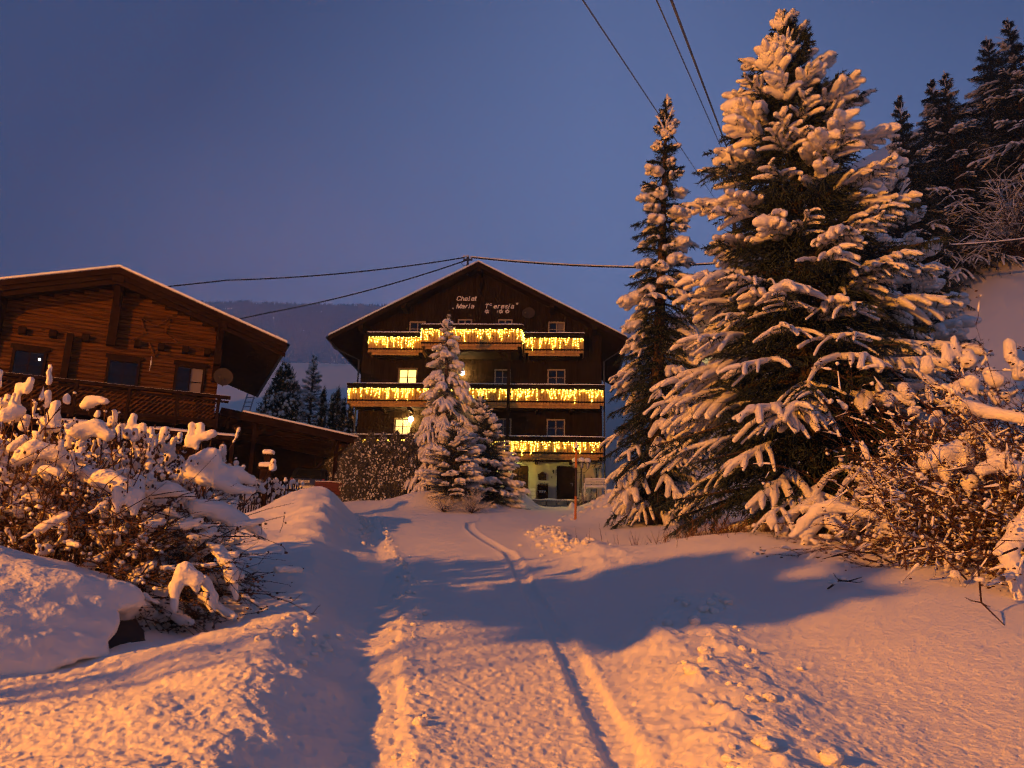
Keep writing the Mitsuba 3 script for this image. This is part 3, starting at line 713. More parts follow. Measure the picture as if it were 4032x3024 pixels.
# ---------------------------------------------------------------- the log house on the left
LH = yawed((-13.06, 33.0, 0.0), 24)   # x along the front to the right, y inwards, corner at x = 0.14
def lroof(x): return 13.52 - 0.325 * abs(x + 4.2)
def log_house():
    H = tag('log_house', 'brown log house with a broad snowy gable roof and a balcony of slanted boards', 'house')
    W0, W1, Z0, D = -8.5, 0.14, 3.2, 9.0
    wins = [(-7.55, -6.55, 8.9, 10.0), (-4.15, -3.1, 8.95, 10.05), (-1.52, -.52, 9.0, 10.12)]
    m = MB(LH)
    m.box(W0, W1, .16, .3, Z0, 8.8); m.box(W0, W0 + .25, .3, D, Z0, lroof(W0)); m.box(W1 - .25, W1, .3, D, Z0, lroof(W1)); m.box(W0 + .25, W1 - .25, D - .2, D, Z0, 10)
    xs = sorted({W0, W1, -4.2} | {w[0] for w in wins} | {w[1] for w in wins})
    for a, b in zip(xs[:-1], xs[1:]):
        for z0, z1 in strips(a + 1e-6, b - 1e-6, 8.8, 40, wins):
            if z1 > 30: m.prism([(a, z0), (b, z0), (b, lroof(b) - .1), (a, lroof(a) - .1)], .16, .3)
            else: m.box(a, b, .16, .3, z0, z1)
    m.box(W0 + .3, W1 - .3, 1.6, 1.7, 8.2, 11.5)
    put('log_house__wall', m.done(), 'dark_wood')
    # each log is a piece of its own
    h, z, i = .172, 7.3, 0; rng = np.random.default_rng(2); ang = np.linspace(math.radians(-92), math.radians(92), 8)
    while z < 13.3:
        zt = z + h; lim = (13.52 - .12 - zt) / .325
        x0, x1 = max(W0, -4.2 - lim), min(W1, -4.2 + lim)
        if x1 - x0 > .5:
            segs = [(x0, x1)]
            for a, b, c, d in wins:
                if c - .10 < z + h / 2 < d + .13: segs = [s for s0, s1 in segs for s in ((s0, min(s1, a - .12)), (max(s0, b + .12), s1)) if s[1] - s[0] > .08]
            r = h * .54
            for s0, s1 in segs:
                mb = MB(LH); nx = max(2, int((s1 - s0) / .5)); X = np.linspace(s0, s1, nx); n = len(ang); wv = rng.normal(0, .006, nx)
                v = A([[x, .17 - r * 1.05 * math.cos(a) * (1 + w), z + h / 2 + r * math.sin(a)] for x, w in zip(X, wv) for a in ang])
                f = []
                for q in range(nx - 1):
                    for j in range(n - 1): u = q * n + j; f += [(u, u + n, u + 1), (u + 1, u + n, u + n + 1)]
                mb.add(v, f); put('log_house__wall__log', mb.done(), 'log_wood', smooth=True)
        z += h
    for a, b, c, d in wins:
        w = window('log_house', LH, a, b, c, d, 1.2, 'dark_wood', .10, None, (.5, .45), curtain=(a > -2))
        put(w + '__lintel', MB(LH).box(a - .2, b + .2, -.06, .15, d + .10, d + .26).done(), 'dark_wood')
    # beam ends and the posts that stand out from the wall
    for x, zz in ((-7.42, 10.80), (-6.34, 10.82), (-5.16, 10.83), (-3.2, 10.85), (-2.29, 10.86), (-1.33, 10.87), (-.44, 10.88)):
        put('log_house__beam_end', MB(LH).box(x - .13, x + .13, -.32, .14, zz - .14, zz + .13).done(), 'dark_wood')
    put('log_house__post', MB(LH).box(-5.83, -5.58, -.42, -.16, 8.0, 10.88).done(), 'dark_wood')
    m = MB(LH); m.box(-4.36, -4.02, -.62, -.28, 10.55, 12.95); m.box(-4.40, -3.98, -1.75, .14, 12.94, 13.22); m.bar((-4.19, -.45, 12.2), (-4.19, -1.4, 12.95), .2, .2)
    put('log_house__ridge_post', m.done(), 'dark_wood')
    m = MB(LH)
    for x in (-8.3, .0):
        z = lroof(x) - .36; m.box(x - .16, x + .16, -1.75, .14, z - .18, z + .12); m.box(x - .14, x + .14, -.62, -.2, z - 1.5, z - .18); m.prism([(-.2, z - 1.5), (-.2, z - .18), (-1.6, z - .18), (-.9, z - .5)], x - .09, x + .09, 'yz')
        m.box(x - .14, x + .14, -.2, .14, z - 2.2, z - .18)
    m.each('log_house__purlin', 'dark_wood')
    y0, y1 = -1.8, 9.6
    for s in (-1, 1):
        xe = -11.1 if s < 0 else 2.68
        m = MB(LH); m.prism([(-4.2, lroof(-4.2)), (xe, lroof(xe)), (xe, lroof(xe) - .06), (-4.2, lroof(-4.2) - .06)], y0, y1)
        n = 34
        for q in range(n):
            ya = y0 + .06 + q * (y1 - y0 - .1) / n; m.prism([(-4.2, lroof(-4.2) - .063), (xe - s * .02, lroof(xe) - .063), (xe - s * .02, lroof(xe) - .09), (-4.2, lroof(-4.2) - .09)], ya + .008, ya + (y1 - y0 - .1) / n - .008)
        r = put('log_house__roof', m.done(), 'beam_wood')
        for k, (d0, d1, yy) in enumerate(((.02, -.24, -.05), (-.22, -.42, .06), (-.40, -.62, .2))):
            b = MB(LH); b.prism([(-4.2, lroof(-4.2) + d0), (xe, lroof(xe) + d0), (xe, lroof(xe) + d1 * .9), (-4.2, lroof(-4.2) + d1)], y0 + yy, y0 + yy + .04)
            put(r + '__barge_board', b.done(), 'dark_wood')
        xs = np.linspace(-4.2, xe, 40); xs = xs[::-1] if s < 0 else xs
        put(r + '__roof_snow', snow_layer(LH, xs, np.linspace(y0 - .16, y1, 24), lroof, .24, 71 + s, .04), 'tree_snow', smooth=50)
        if s > 0: put(r + '__gutter', MB(LH).tube([(xe + .06, y0, lroof(xe) - .06), (xe + .06, y1, lroof(xe) - .06)], .07).done(), 'dark_metal', smooth=40)
    # balcony with slanted boards
    m = MB(LH); m.box(-9, .30, -1.2, .0, 7.42, 7.56); k = put('log_house__balcony', m.done(), 'dark_wood')
    r = MB(LH); r.box(-9.1, .66, -1.30, -1.10, 8.66, 8.78); r.box(-9.1, .6, -1.24, -1.14, 8.5, 8.58); r.box(-9, .3, -1.26, -1.12, 7.56, 7.72); r.box(.2, .3, -1.1, .0, 8.64, 8.76)
    for x in (-8.9, -7.0, -5.1, -3.2, -1.4, .2): r.box(x - .06, x + .06, -1.32, -1.1, 7.3, 8.66)
    put(k + '__rail', r.done(), 'dark_wood')
    put(k + '__rail_snow', snow_layer(LH, np.linspace(-9.1, .66, 50), np.linspace(-1.30, -1.12, 4), lambda X: 0 * X + 8.78, .02, 4, .012), 'tree_snow', smooth=50)
    xb = [-8.9, -7.0, -5.1, -3.2, -1.4, .2]
    for a, b in zip(xb[:-1], xb[1:]):
        nb = 8; hgt = .76
        for i in range(-4, nb):
            p0, p1 = a + .08 + i * (b - a - .16) / nb, a + .08 + i * (b - a - .16) / nb + .75
            t0, t1 = max(0, (a + .07 - p0) / .75), min(1, (b - .07 - p0) / .75)
            if t1 - t0 < .1: continue
            put(k + '__slanted_board', MB(LH).bar((p0 + .75 * t0, -1.19, 7.73 + hgt * t0), (p0 + .75 * t1, -1.19, 7.73 + hgt * t1), .03, .10, (0, 1, 0)).done(), 'log_wood')
    # lean-to roof under the balcony with its ledge of snow
    m = MB(LH); m.box(-9, 1.0, -1.85, .0, 6.90, 6.98); m.box(-9, 1.02, -1.9, -1.85, 6.82, 6.99); k = put('log_house__canopy', m.done(), 'dark_wood')
    put(k + '__snow', snow_layer(LH, np.linspace(-9, 1.08, 70), np.linspace(-1.98, -.2, 10), lambda X: 0 * X + 6.985, .17, 6, .03), 'tree_snow', smooth=50)
    m = MB(LH)
    for x in (-.6, .9): m.box(x - .07, x + .07, -1.75, -1.6, Z0, 6.9)
    m.each('log_house__canopy__post', 'dark_wood')
    put('log_house__chimney', MB(LH).box(-11.6, -10.9, 6.5, 7.2, 11, 14.9).done(), 'rock')
log_house()
def lath_star():
    k = thing('lath_star', 'large star of wooden laths fixed to the log wall under the right roof slope', 'star')
    # outline of a five pointed star, each lath its own piece
    c, R, r = (-2.6, 11.35), .98, .40
    p = []
    for i in range(10):
        a = math.radians(-90 + 6) + i * math.pi / 5; q = R if i % 2 == 0 else r; p.append((c[0] + q * math.cos(a), c[1] + q * math.sin(a)))
    for i in range(10):
        a, b = p[i], p[(i + 1) % 10]; put(k + '__lath', MB(LH).bar((a[0], -.05 - .012 * (i % 2), a[1]), (b[0], -.05 - .012 * (i % 2), b[1]), .03, .05, (0, 1, 0)).done(), 'log_wood')
    k = thing('cable_plug', 'pale cable plug hanging from the foot of the lath star', 'plug')
    put(k + '__cord', MB(LH).tube([(-2.62, -.07, 10.4), (-2.61, -.07, 10.15), (-2.63, -.07, 9.75)], .012, 5).done(), 'white_paint')
    put(k + '__socket', MB(LH).tube([(-2.61, -.07, 10.2), (-2.61, -.07, 10.12), (-2.61, -.07, 9.98)], [.03, .035, .015], 7).done(), 'white_paint', smooth=True)
lath_star()
dish('satellite_dish', 'brown satellite dish at the right corner of the log house above the balcony', (.30, -.75, 9.72), LH, .40, -.3, 'dish_grey', .0)
def window_lamp():
    k = thing('hanging_lamp', 'small bright lamp shining inside the left window of the log house', 'lamp')
    x, z = -6.72, 9.78
    b = trimesh.creation.icosphere(2); b.apply_scale([.045, .045, .055]); put(k + '__bulb', (LH(A(b.vertices) + A([x, .22, z])), b.faces), 'lamp_glass', smooth=True, emitter=glow(9, 8.5, 6.5, .15))
    put(k + '__cord', MB(LH).tube([(x, .22, z + .08), (x, .22, z + .3)], .008, 5).done(), 'black_cable')
window_lamp()

def carport():
    k = tag('carport', 'dark timber carport with a low snowy lean-to roof beside the log house', 'carport')
    f = LH
    def cz(x): return 8.45 - .128 * (x - .7)
    x0, x1, y0, y1 = .4, 6.45, .0, 6.2
    m = MB(f); m.prism([(x0, cz(x0)), (x1, cz(x1)), (x1, cz(x1) - .06), (x0, cz(x0) - .06)], y0, y1); put('carport__roof', m.done(), 'dark_wood')
    m = MB(f); m.prism([(x0, cz(x0) + .03), (x1, cz(x1) + .03), (x1, cz(x1) - .30), (x0, cz(x0) - .34)], y0 - .05, y0 - .005); put('carport__roof__fascia', m.done(), 'dark_wood')
    for i in range(13):
        yy = y0 + .35 + i * .45
        put('carport__roof__rafter', MB(f).bar((x0, yy, cz(x0) - .15), (x1 - .05, yy, cz(x1) - .15), .09, .16).done(), 'log_wood')
    put('carport__roof__snow', snow_layer(f, np.linspace(x0 + .9, x1 + .04, 40), np.linspace(y0 - .12, y1, 18), lambda X: cz(X) + .03, .20, 9, .04), 'tree_snow', smooth=50)
    for x, y in ((.75, .3), (5.6, .3), (.75, 5.8), (5.6, 5.8), (1.9, .25)):
        p = f((x, y, 0)); z0 = z_at(p[0], p[1]) - .3
        q = MB(f).box(x - .08, x + .08, y - .08, y + .08, z0, cz(x) - .24); q.bar((x, y, cz(x) - 1.0), (x + .6, y, cz(x) - .3), .1, .1)
        put('carport__post', q.done(), 'dark_wood')
    m = MB(f); m.prism([(.16, 3.4), (6.1, 3.4), (6.1, cz(6.1) - .07), (.16, cz(.16) - .07)], 5.95, 6.05); m.box(.16, .26, .2, 5.94, 3.4, 8.3); m.box(.5, 6.0, .9, 1.0, cz(3) - .55, cz(3) - .32); put('carport__back_wall', m.done(), 'dark_wood')
carport()

def car(x, y, yaw, label):
    """a small estate car seen from behind"""
    g = z_at(x, y) - .02; f = yawed((x, y, g), yaw); k = thing('parked_car', label, 'car')
    side = [(-2.02, .34), (-2.08, .62), (-2.02, .92), (-1.86, 1.00), (-1.55, 1.42), (-1.2, 1.52), (.2, 1.50), (.75, 1.30), (1.05, 1.02), (1.85, .86), (2.05, .62), (2.02, .34)]
    xs = [-.84, -.80, -.70, .70, .80, .84]; ins = [.10, .04, 0, 0, .04, .10]
    V, F = [], []; n = len(side)
    for xx, q in zip(xs, ins):
        for (yy, zz) in side:
            tz = max(0, zz - .95) * .32; V.append((xx * (1 - tz), yy * (1 - q * .35), .34 + (zz - .34) * (1 - q * .25)))
    for i in range(len(xs) - 1):
        for j in range(n): a, b = i * n + j, i * n + (j + 1) % n; F += [(a, b, a + n), (b, b + n, a + n)]
    F += [(0, j + 1, j) for j in range(1, n - 1)] + [((len(xs) - 1) * n, (len(xs) - 1) * n + j, (len(xs) - 1) * n + j + 1) for j in range(1, n - 1)]
    put(k + '__body', (f(V), F), 'car_paint', smooth=35)
    put(k + '__rear_window', MB(f).add(A([(-.56, -1.83, 1.06), (.56, -1.83, 1.06), (.50, -1.57, 1.40), (-.50, -1.57, 1.40), (-.56, -1.80, 1.04), (.56, -1.80, 1.04), (.50, -1.54, 1.38), (-.50, -1.54, 1.38)]), [[0, 1, 2], [0, 2, 3], [0, 4, 5], [0, 5, 1], [3, 2, 6], [3, 6, 7], [0, 3, 7], [0, 7, 4], [1, 5, 6], [1, 6, 2]]).done(), 'ink')
    put(k + '__bumper', MB(f).box(-.80, .80, -2.14, -2.02, .40, .58).box(-.74, .74, -2.15, -2.141, .50, .53).done(), 'grey_metal')
    put(k + '__number_plate', MB(f).box(-.42, .10, -2.10, -2.075, .72, .84).done(), 'plate_white')
    L = MB()
    xx = -.37
    for ch in 'FABIIOF':
        tm = meshkit.text_mesh(ch, .075, .004, True); v = A(tm.vertices); L.add(f(np.stack([xx + v[:, 0], -2.102 - v[:, 2], .742 + v[:, 1]], 1)), tm.faces); xx += .062 if ch != 'I' else .05
    put(k + '__number_plate__characters', L.done(), 'ink')
    for s in (-1, 1):
        put(k + '__tail_light', MB(f).box(s * .72 - .06, s * .72 + .06, -2.09, -1.96, .70, .92).done(), 'red_lens')
        for yy in (-1.3, 1.3):
            m = trimesh.creation.torus(.24, .085, major_sections=20, minor_sections=8); v = A(m.vertices)[:, [2, 0, 1]] + A([s * .74, yy, .31]); w = put(k + '__wheel', (f(v), m.faces), 'rubber', smooth=True)
            m = trimesh.creation.cylinder(.17, .12, sections=16); v = A(m.vertices)[:, [2, 0, 1]] + A([s * .74, yy, .31]); put(w + '__rim', (f(v), m.faces), 'grey_metal', smooth=30)
car(-9.75, 38.3, 8, 'dark car parked under the carport, rear with pale number plate showing')
def firewood_box():
    x, y = -8.15, 35.6; g = z_at(x, y); f = yawed((x, y, g), 12); k = thing('trailer', 'low red brown trailer with snow along its edges standing by the carport', 'trailer')
    for i in range(4): put(k + '__board', MB(f).box(-.75, .75, -.53, -.50, .38 + i * .14, .51 + i * .14).done(), 'red_box')
    put(k + '__body', MB(f).box(-.74, .74, -.499, .9, .36, .93).done(), 'red_box')
    put(k + '__snow', snow_layer(f, np.linspace(-.75, .75, 12), np.linspace(-.53, .9, 10), lambda X: 0 * X + .935, .07, 3, .03), 'tree_snow', smooth=50)
    for s in (-1, 1):
        m = trimesh.creation.torus(.2, .07, major_sections=18, minor_sections=8); put(k + '__wheel', (f(A(m.vertices)[:, [2, 0, 1]] + A([s * .82, .3, .27])), m.faces), 'rubber', smooth=True)
firewood_box()
def ladder():
    k = thing('ladder', 'metal ladder leaning behind the log house below its right eave', 'ladder')
    a, b = A([-15.6, 44.0, 9.6]), A([-15.0, 44.4, 13.3]); s = A([.24, -.06, 0])
    for q in (-1, 1): put(k + '__rail', MB().bar(a + q * s, b + q * s, .05, .07).done(), 'grey_metal')
    for i in range(13):
        c = a + (b - a) * (i + .5) / 13; put(k + '__rung', MB().bar(c - s, c + s, .05, .04).done(), 'grey_metal')
ladder()
# ---------------------------------------------------------------- trees
def spruce_parts(seed, H, prof, nb, droop=.28, sr=.07, tw=12, nl=.11, nn=16, snow=.9, z0=.03, el=(-12, 12, 50), dens=1.0, core=900, fat=1.0, ns=5, inner=.42, lowsnow=1.0):
    """trunk, needles and snow of a spruce standing at the origin; prof: (height fraction, radius)"""
    g = np.random.default_rng(seed); K = 8
    zz = np.linspace(z0, .985, 400); R = np.interp(zz, *A(prof, float).T); cdf = np.cumsum(R + .16 * R.max()); cdf /= cdf[-1]
    t = np.interp((np.arange(nb) + g.random(nb)) / nb, cdf, zz)
    az = np.arange(nb) * 2.39996 + g.normal(0, .25, nb)
    Rt = np.interp(t, *A(prof, float).T); L = Rt * g.uniform(.70, 1.10, nb) + .05
    e = np.radians(np.interp(t, [0, .45, .8, 1], [el[0], el[0] * .3 + el[1] * .7, el[1] * .5 + el[2] * .5, el[2] + 12]) + g.normal(0, 5, nb))
    h = np.stack([np.cos(az), np.sin(az), 0 * az], 1); side = np.stack([-np.sin(az), np.cos(az), 0 * az], 1)
    s = np.linspace(0, 1, K); dr_ = droop * (1.1 - t)
    curl = g.normal(0, .10, nb)
    def axis(q):   # q (nb, m)
        r = L[:, None] * q * np.cos(e)[:, None]
        z = (t * H)[:, None] + L[:, None] * (np.sin(e)[:, None] * q - dr_[:, None] * q ** 2 + .10 * (1 - t)[:, None] * q ** 4)
        return r[..., None] * h[:, None] + (curl * L)[:, None, None] * (q ** 2)[..., None] * side[:, None] + z[..., None] * A([0, 0, 1.0])
    ax = axis(np.repeat(s[None], nb, 0))
    wood = tubes(ax, (.012 + .012 * L)[:, None] * (1.15 - s)[None] + .004, 4)
    trunk = MB(); tr = .014 * H + .03
    trunk.tube([(0, 0, -.6), (0, 0, .3 * H), (0, 0, .7 * H), (0, 0, .985 * H)], [tr * 1.15, tr * .85, tr * .42, .012], 9)
    trunk.add(*wood)
    # side twigs
    m = tw; q = np.linspace(.16, .99, m)[None] + g.uniform(-.03, .03, (nb, m)); q = np.clip(q, .1, 1)
    base = axis(q); tan = axis(np.clip(q + .03, 0, 1.05)) - axis(q - .03); tan /= np.linalg.norm(tan, axis=2, keepdims=True)
    sg = np.where((np.arange(m)[None] + g.integers(0, 2, (nb, 1))) % 2 == 0, 1, -1)
    phi = np.radians(58 - 30 * q + g.normal(0, 8, (nb, m)))
    d = np.cos(phi)[..., None] * tan + (np.sin(phi) * sg)[..., None] * side[:, None]
    d /= np.linalg.norm(d, axis=2, keepdims=True)
    lt = (L[:, None] * (.46 * (1 - q) * np.clip(q * 4, 0, 1) + .10) + .07 + .05 * g.random((nb, m)))
    lt = lt * (.55 + .45 * np.clip(L[:, None] / .5, 0, 1))
    u = np.linspace(0, 1, ns)
    sag = (droop * 1.3 * (1 - .7 * t))[:, None] * g.uniform(.5, 1.6, (nb, m))
    tp = base[:, :, None] + lt[..., None, None] * u[None, None, :, None] * d[:, :, None]
    tp[..., 2] -= (lt * sag)[..., None] * u ** 2
    TP = tp.reshape(-1, ns, 3); LT = lt.ravel(); QQ = q.ravel(); BR = np.repeat(np.arange(nb), m)
    # needles round the twigs and the outer half of the axis
    N = len(TP); k = nn; ii = np.repeat(np.arange(N), k); uu = g.random(N * k)
    a0 = np.minimum((uu * (ns - 1)).astype(int), ns - 2); fr_ = (uu * (ns - 1) - a0)[:, None]
    P = TP[ii, a0] * (1 - fr_) + TP[ii, a0 + 1] * fr_
    D = TP[ii, a0 + 1] - TP[ii, a0]; D /= np.linalg.norm(D, axis=1, keepdims=True) + 1e-9
    D = D * .7 + g.normal(size=D.shape) * [.55, .55, .55] + [0, 0, -.22]; D /= np.linalg.norm(D, axis=1, keepdims=True)
    nd = [blades(P, D, nl * g.uniform(.7, 1.3, len(P)) * (1 - .35 * t[BR[ii]]), nl * .22, g)]
    k2 = int(20 * dens); q2 = g.uniform(.15, 1.0, (nb, k2)); P = axis(q2).reshape(-1, 3); D = g.normal(size=P.shape) * [.6, .6, .35] + [0, 0, -.75]; D /= np.linalg.norm(D, axis=1, keepdims=True)
    nd.append(blades(P, D, (nl * 1.9 * g.uniform(.6, 1.3, len(P))), nl * .28, g))
    # dense inner foliage
    tc = g.uniform(.05, .86, core); rc = np.interp(tc, *A(prof, float).T) * np.sqrt(g.random(core)) * .62; ac = g.uniform(0, 2 * np.pi, core)
    P = np.stack([rc * np.cos(ac), rc * np.sin(ac), tc * H], 1); D = np.stack([np.cos(ac), np.sin(ac), g.normal(-.5, .4, core)], 1) + g.normal(0, .3, (core, 3)); D /= np.linalg.norm(D, axis=1, keepdims=True)
    nd.append(blades(P, D, (.16 * np.interp(tc, *A(prof, float).T) + .06) * g.uniform(.5, 1.1, core), (.012 + .008 * prof_max(prof)) * g.uniform(.6, 1.3, core), g))
    needles = join(*nd)
    # snow
    has = g.random(nb) < snow * np.interp(t, [0, .10, .28], [lowsnow, lowsnow, 1]); amt = np.where(g.random(nb) < .35, g.uniform(.45, .75, nb), g.uniform(.8, 1.3, nb))
    keep = has[BR] & (QQ > inner) & (g.random(N) < np.clip(L[BR] / (5.5 * sr), .45, .92))
    T_, sl = TP[keep], LT[keep]; am = amt[BR[keep]]
    lift = sr * .25; shape = A([1.25, 1.3, 1.12, 1.0, .80]) if ns == 5 else A([.6, 1.0, 1.0, .8])
    up = 1 + .35 * np.clip((t[BR[keep]] - .35) / .3, 0, 1); rad = (sr * fat * am * up * g.uniform(.75, 1.25, len(T_)))[:, None] * shape[None] * (1 + .18 * g.normal(size=(len(T_), ns)))
    rad = np.clip(rad, .125 * sr, None) * np.clip(sl[:, None] / (4.0 * sr), .70, 1.15)
    hat = T_[:, -1:] - T_[:, -2:-1]; hat = hat / (np.linalg.norm(hat, axis=2, keepdims=True) + 1e-9); re_ = rad[:, -1:]
    st = np.concatenate([T_ + A([0, 0, lift]), T_[:, -1:] + hat * re_[..., None] * .62 + A([0, 0, lift * .8]), T_[:, -1:] + hat * re_[..., None] * 1.0 + A([0, 0, lift * .6])], 1); rad = np.concatenate([rad, re_ * .74, re_ * .08], 1)
    sn = [tubes(st, rad, 6)]
    qa = np.linspace(inner, 1.03, 7)[None] + np.zeros((nb, 1)); ap = axis(qa)[has] + A([0, 0, lift * 1.2])
    ra = (sr * fat * 1.25 * amt[has])[:, None] * A([.35, .8, 1.05, 1.1, 1.0, .85, .12])[None] * (1 + .15 * g.normal(size=(has.sum(), 7))) * np.clip(L[has] / (9 * sr), .70, 1.2)[:, None]
    ra = np.clip(ra, .006, None)
    sn.append(tubes(ap, ra, 7))
    kt = 16; zt = H * (1 - .10 * g.random(kt) ** .8); at = np.arange(kt) * 2.4; lt2 = (.10 + (H - zt) * .45) * g.uniform(.7, 1.3, kt); et = g.uniform(.35, 1.0, kt)
    b0 = np.stack([0 * zt, 0 * zt, zt - .05 * H * .3], 1); dt = np.stack([np.cos(at) * np.cos(et), np.sin(at) * np.cos(et), np.sin(et)], 1)
    stp = b0[:, None] + np.linspace(.15, 1, 5)[None, :, None] * lt2[:, None, None] * dt[:, None]
    sn.append(tubes(stp, sr * .55 * A([.6, .9, 1, .95, .2])[None] * g.uniform(.7, 1.1, (kt, 1)), 6))
    sn.append(tubes(A([[(0, 0, H * .955), (0, 0, H * .975), (0.01, 0, H * .995), (.01, .01, H)]]), A([[.5, .7, .6, .1]]) * sr, 6))
    V, Fs = join(*sn); w = 1.7 * sr; V = V + .55 * sr * (np.stack([meshkit.noise(V / w + c, 7) for c in (0., 31., 77.)], 1) - .5) + .3 * sr * (np.stack([meshkit.noise(V / (.5 * w) + c, 9) for c in (0., 31., 77.)], 1) - .5)
    return trunk.done(), needles, (V, Fs)
def prof_max(p): return max(x[1] for x in p)

def plant_tree(name, label, cat, x, y, parts, lean=(0, 0), group=None, z=None, mats=('bark', 'needles', 'tree_snow'), names=('trunk', 'needles', 'snow')):
    k = thing(name, label, cat, group); z = z_at(x, y) if z is None else z
    for p, m, n in zip(parts, mats, names):
        v = A(p[0]) + 0.0; v[:, 0] += lean[0] * v[:, 2]; v[:, 1] += lean[1] * v[:, 2]; v += A([x, y, z])
        put(f'{k}__{n}', (v, p[1]), m, kind=None if n == 'trunk' else 'stuff', smooth=(n == 'snow'))
    return k

BIG = [(0, 2.7), (.10, 3.0), (.25, 3.0), (.45, 2.6), (.60, 2.15), (.72, 1.7), (.84, 1.1), (.93, .65), (1, .22)]
plant_tree('spruce', 'tallest snow laden blue spruce right of the lane, lit orange from below', 'tree', 6.30, 16.0,
           spruce_parts(11, 12.45, BIG, 300, .30, .064, 12, .13, 46, .80, .045, (-8, 8, 46), dens=3.2, core=16000, fat=.84, inner=.50, lowsnow=.8), (.008, 0), z=2.45, mats=('bark', 'blue_needles', 'tree_snow'))
SLIM = [(0, 1.05), (.1, 1.45), (.25, 1.40), (.4, 1.15), (.55, .95), (.7, .72), (.84, .45), (.92, .28), (1, .12)]
plant_tree('spruce', 'slender snowy spruce standing left of the tallest spruce', 'tree', 4.05, 22.0,
           spruce_parts(12, 13.7, SLIM, 190, .36, .070, 9, .12, 36, .74, .03, (-20, -2, 45), dens=2, core=6000, fat=1.0, inner=.45), (.055, 0), z=3.2)
GREY = [(0, 2.7), (.15, 2.8), (.4, 2.2), (.6, 1.6), (.8, .9), (.93, .45), (1, .15)]
plant_tree('spruce', 'grey shaded snowy spruce standing behind and right of the tallest spruce', 'tree', 11.75, 22.5,
           spruce_parts(13, 11.6, GREY, 170, .30, .085, 10, .13, 18, .8, .03, core=6000), (.04, 0), mats=('bark', 'blue_needles', 'tree_snow'))
MID = [(0, 2.1), (.2, 2.05), (.36, 1.8), (.45, 1.4), (.6, 1.05), (.72, .72), (.8, .6), (.88, .34), (1, .06)]
plant_tree('spruce', 'snow covered spruce glowing in the lamp light before the chalet front', 'tree', -2.95, 35.0,
           spruce_parts(14, 9.05, MID, 210, .62, .058, 11, .11, 14, .9, .03, (-22, -6, 40), core=4000, fat=1.05), (-.02, 0), mats=('bark', 'frosted_needles', 'tree_snow'))
BLUE = [(0, 1.25), (.12, 1.40), (.35, 1.25), (.6, .85), (.8, .5), (.92, .26), (1, .05)]
plant_tree('spruce', 'dark snow capped spruce left of the chalet doors, leaning a little', 'tree', -.55, 33.5,
           spruce_parts(15, 4.95, BLUE, 150, .18, .058, 8, .10, 20, .66, .02, (2, 14, 45), core=3000, fat=1.0), (-.17, 0), z=4.4, mats=('bark', 'blue_needles', 'tree_snow'))
RND = [(0, .95), (.15, 1.22), (.4, 1.12), (.6, .85), (.8, .5), (1, .10)]
plant_tree('spruce', 'small round snow capped spruce on the mound before the glowing spruce', 'tree', -2.3, 31.5,
           spruce_parts(16, 3.0, RND, 120, .15, .054, 8, .09, 20, .72, .02, (0, 16, 40), core=2500, fat=1.0), (0, 0), z=4.72, mats=('bark', 'blue_needles', 'tree_snow'))
# spruces on the steep slope to the right
FOR = [(0, 3.4), (.2, 3.3), (.45, 2.6), (.7, 1.55), (.88, .55), (1, .12)]
fp = [spruce_parts(20 + i, 1.0 * hh, [(a, b * ww) for a, b in FOR], 210, .38, .062, 9, .20, 24, .50, .02, (-18, -4, 40), core=9000, dens=2.6, fat=.85, ns=4) for i, (hh, ww) in enumerate(((14.5, .95), (19.0, 1.15)))]
rng = np.random.default_rng(77)
for i, (x, y, top, kind, lab) in enumerate(((24.6, 44, 32.5, 0, 'leftmost dark spruce on the steep slope, shortest of the group'), (27.8, 44, 34.4, 1, 'second dark spruce from the left on the steep slope'),
        (31.6, 45, 37.9, 1, 'third dark spruce from the left on the slope, its top near the frame edge'), (31.0, 42, 36.9, 1, 'tall dark spruce at the right picture edge, behind the bare snowy tree'),
        (32.6, 40, 39.5, 1, 'dark spruce cut off by the upper right corner of the picture'), (29.6, 48.5, 37.0, 0, 'dark spruce half hidden behind the second and third spruces on the slope'))):
    z = z_at(x, y); T_, N_, S_ = fp[kind]; H = (14.5, 19.0)[kind]; sc = (top - z) / H; ca, sa = math.cos(i * 1.3), math.sin(i * 1.3)
    M = A([[ca, sa, 0], [-sa, ca, 0], [0, 0, 1.0]]) * A([.95, .95, sc])
    plant_tree('slope_spruce', lab, 'tree', x, y, [(p[0] @ M, p[1]) for p in (T_, N_, S_)], group='spruces on the steep slope', z=z)

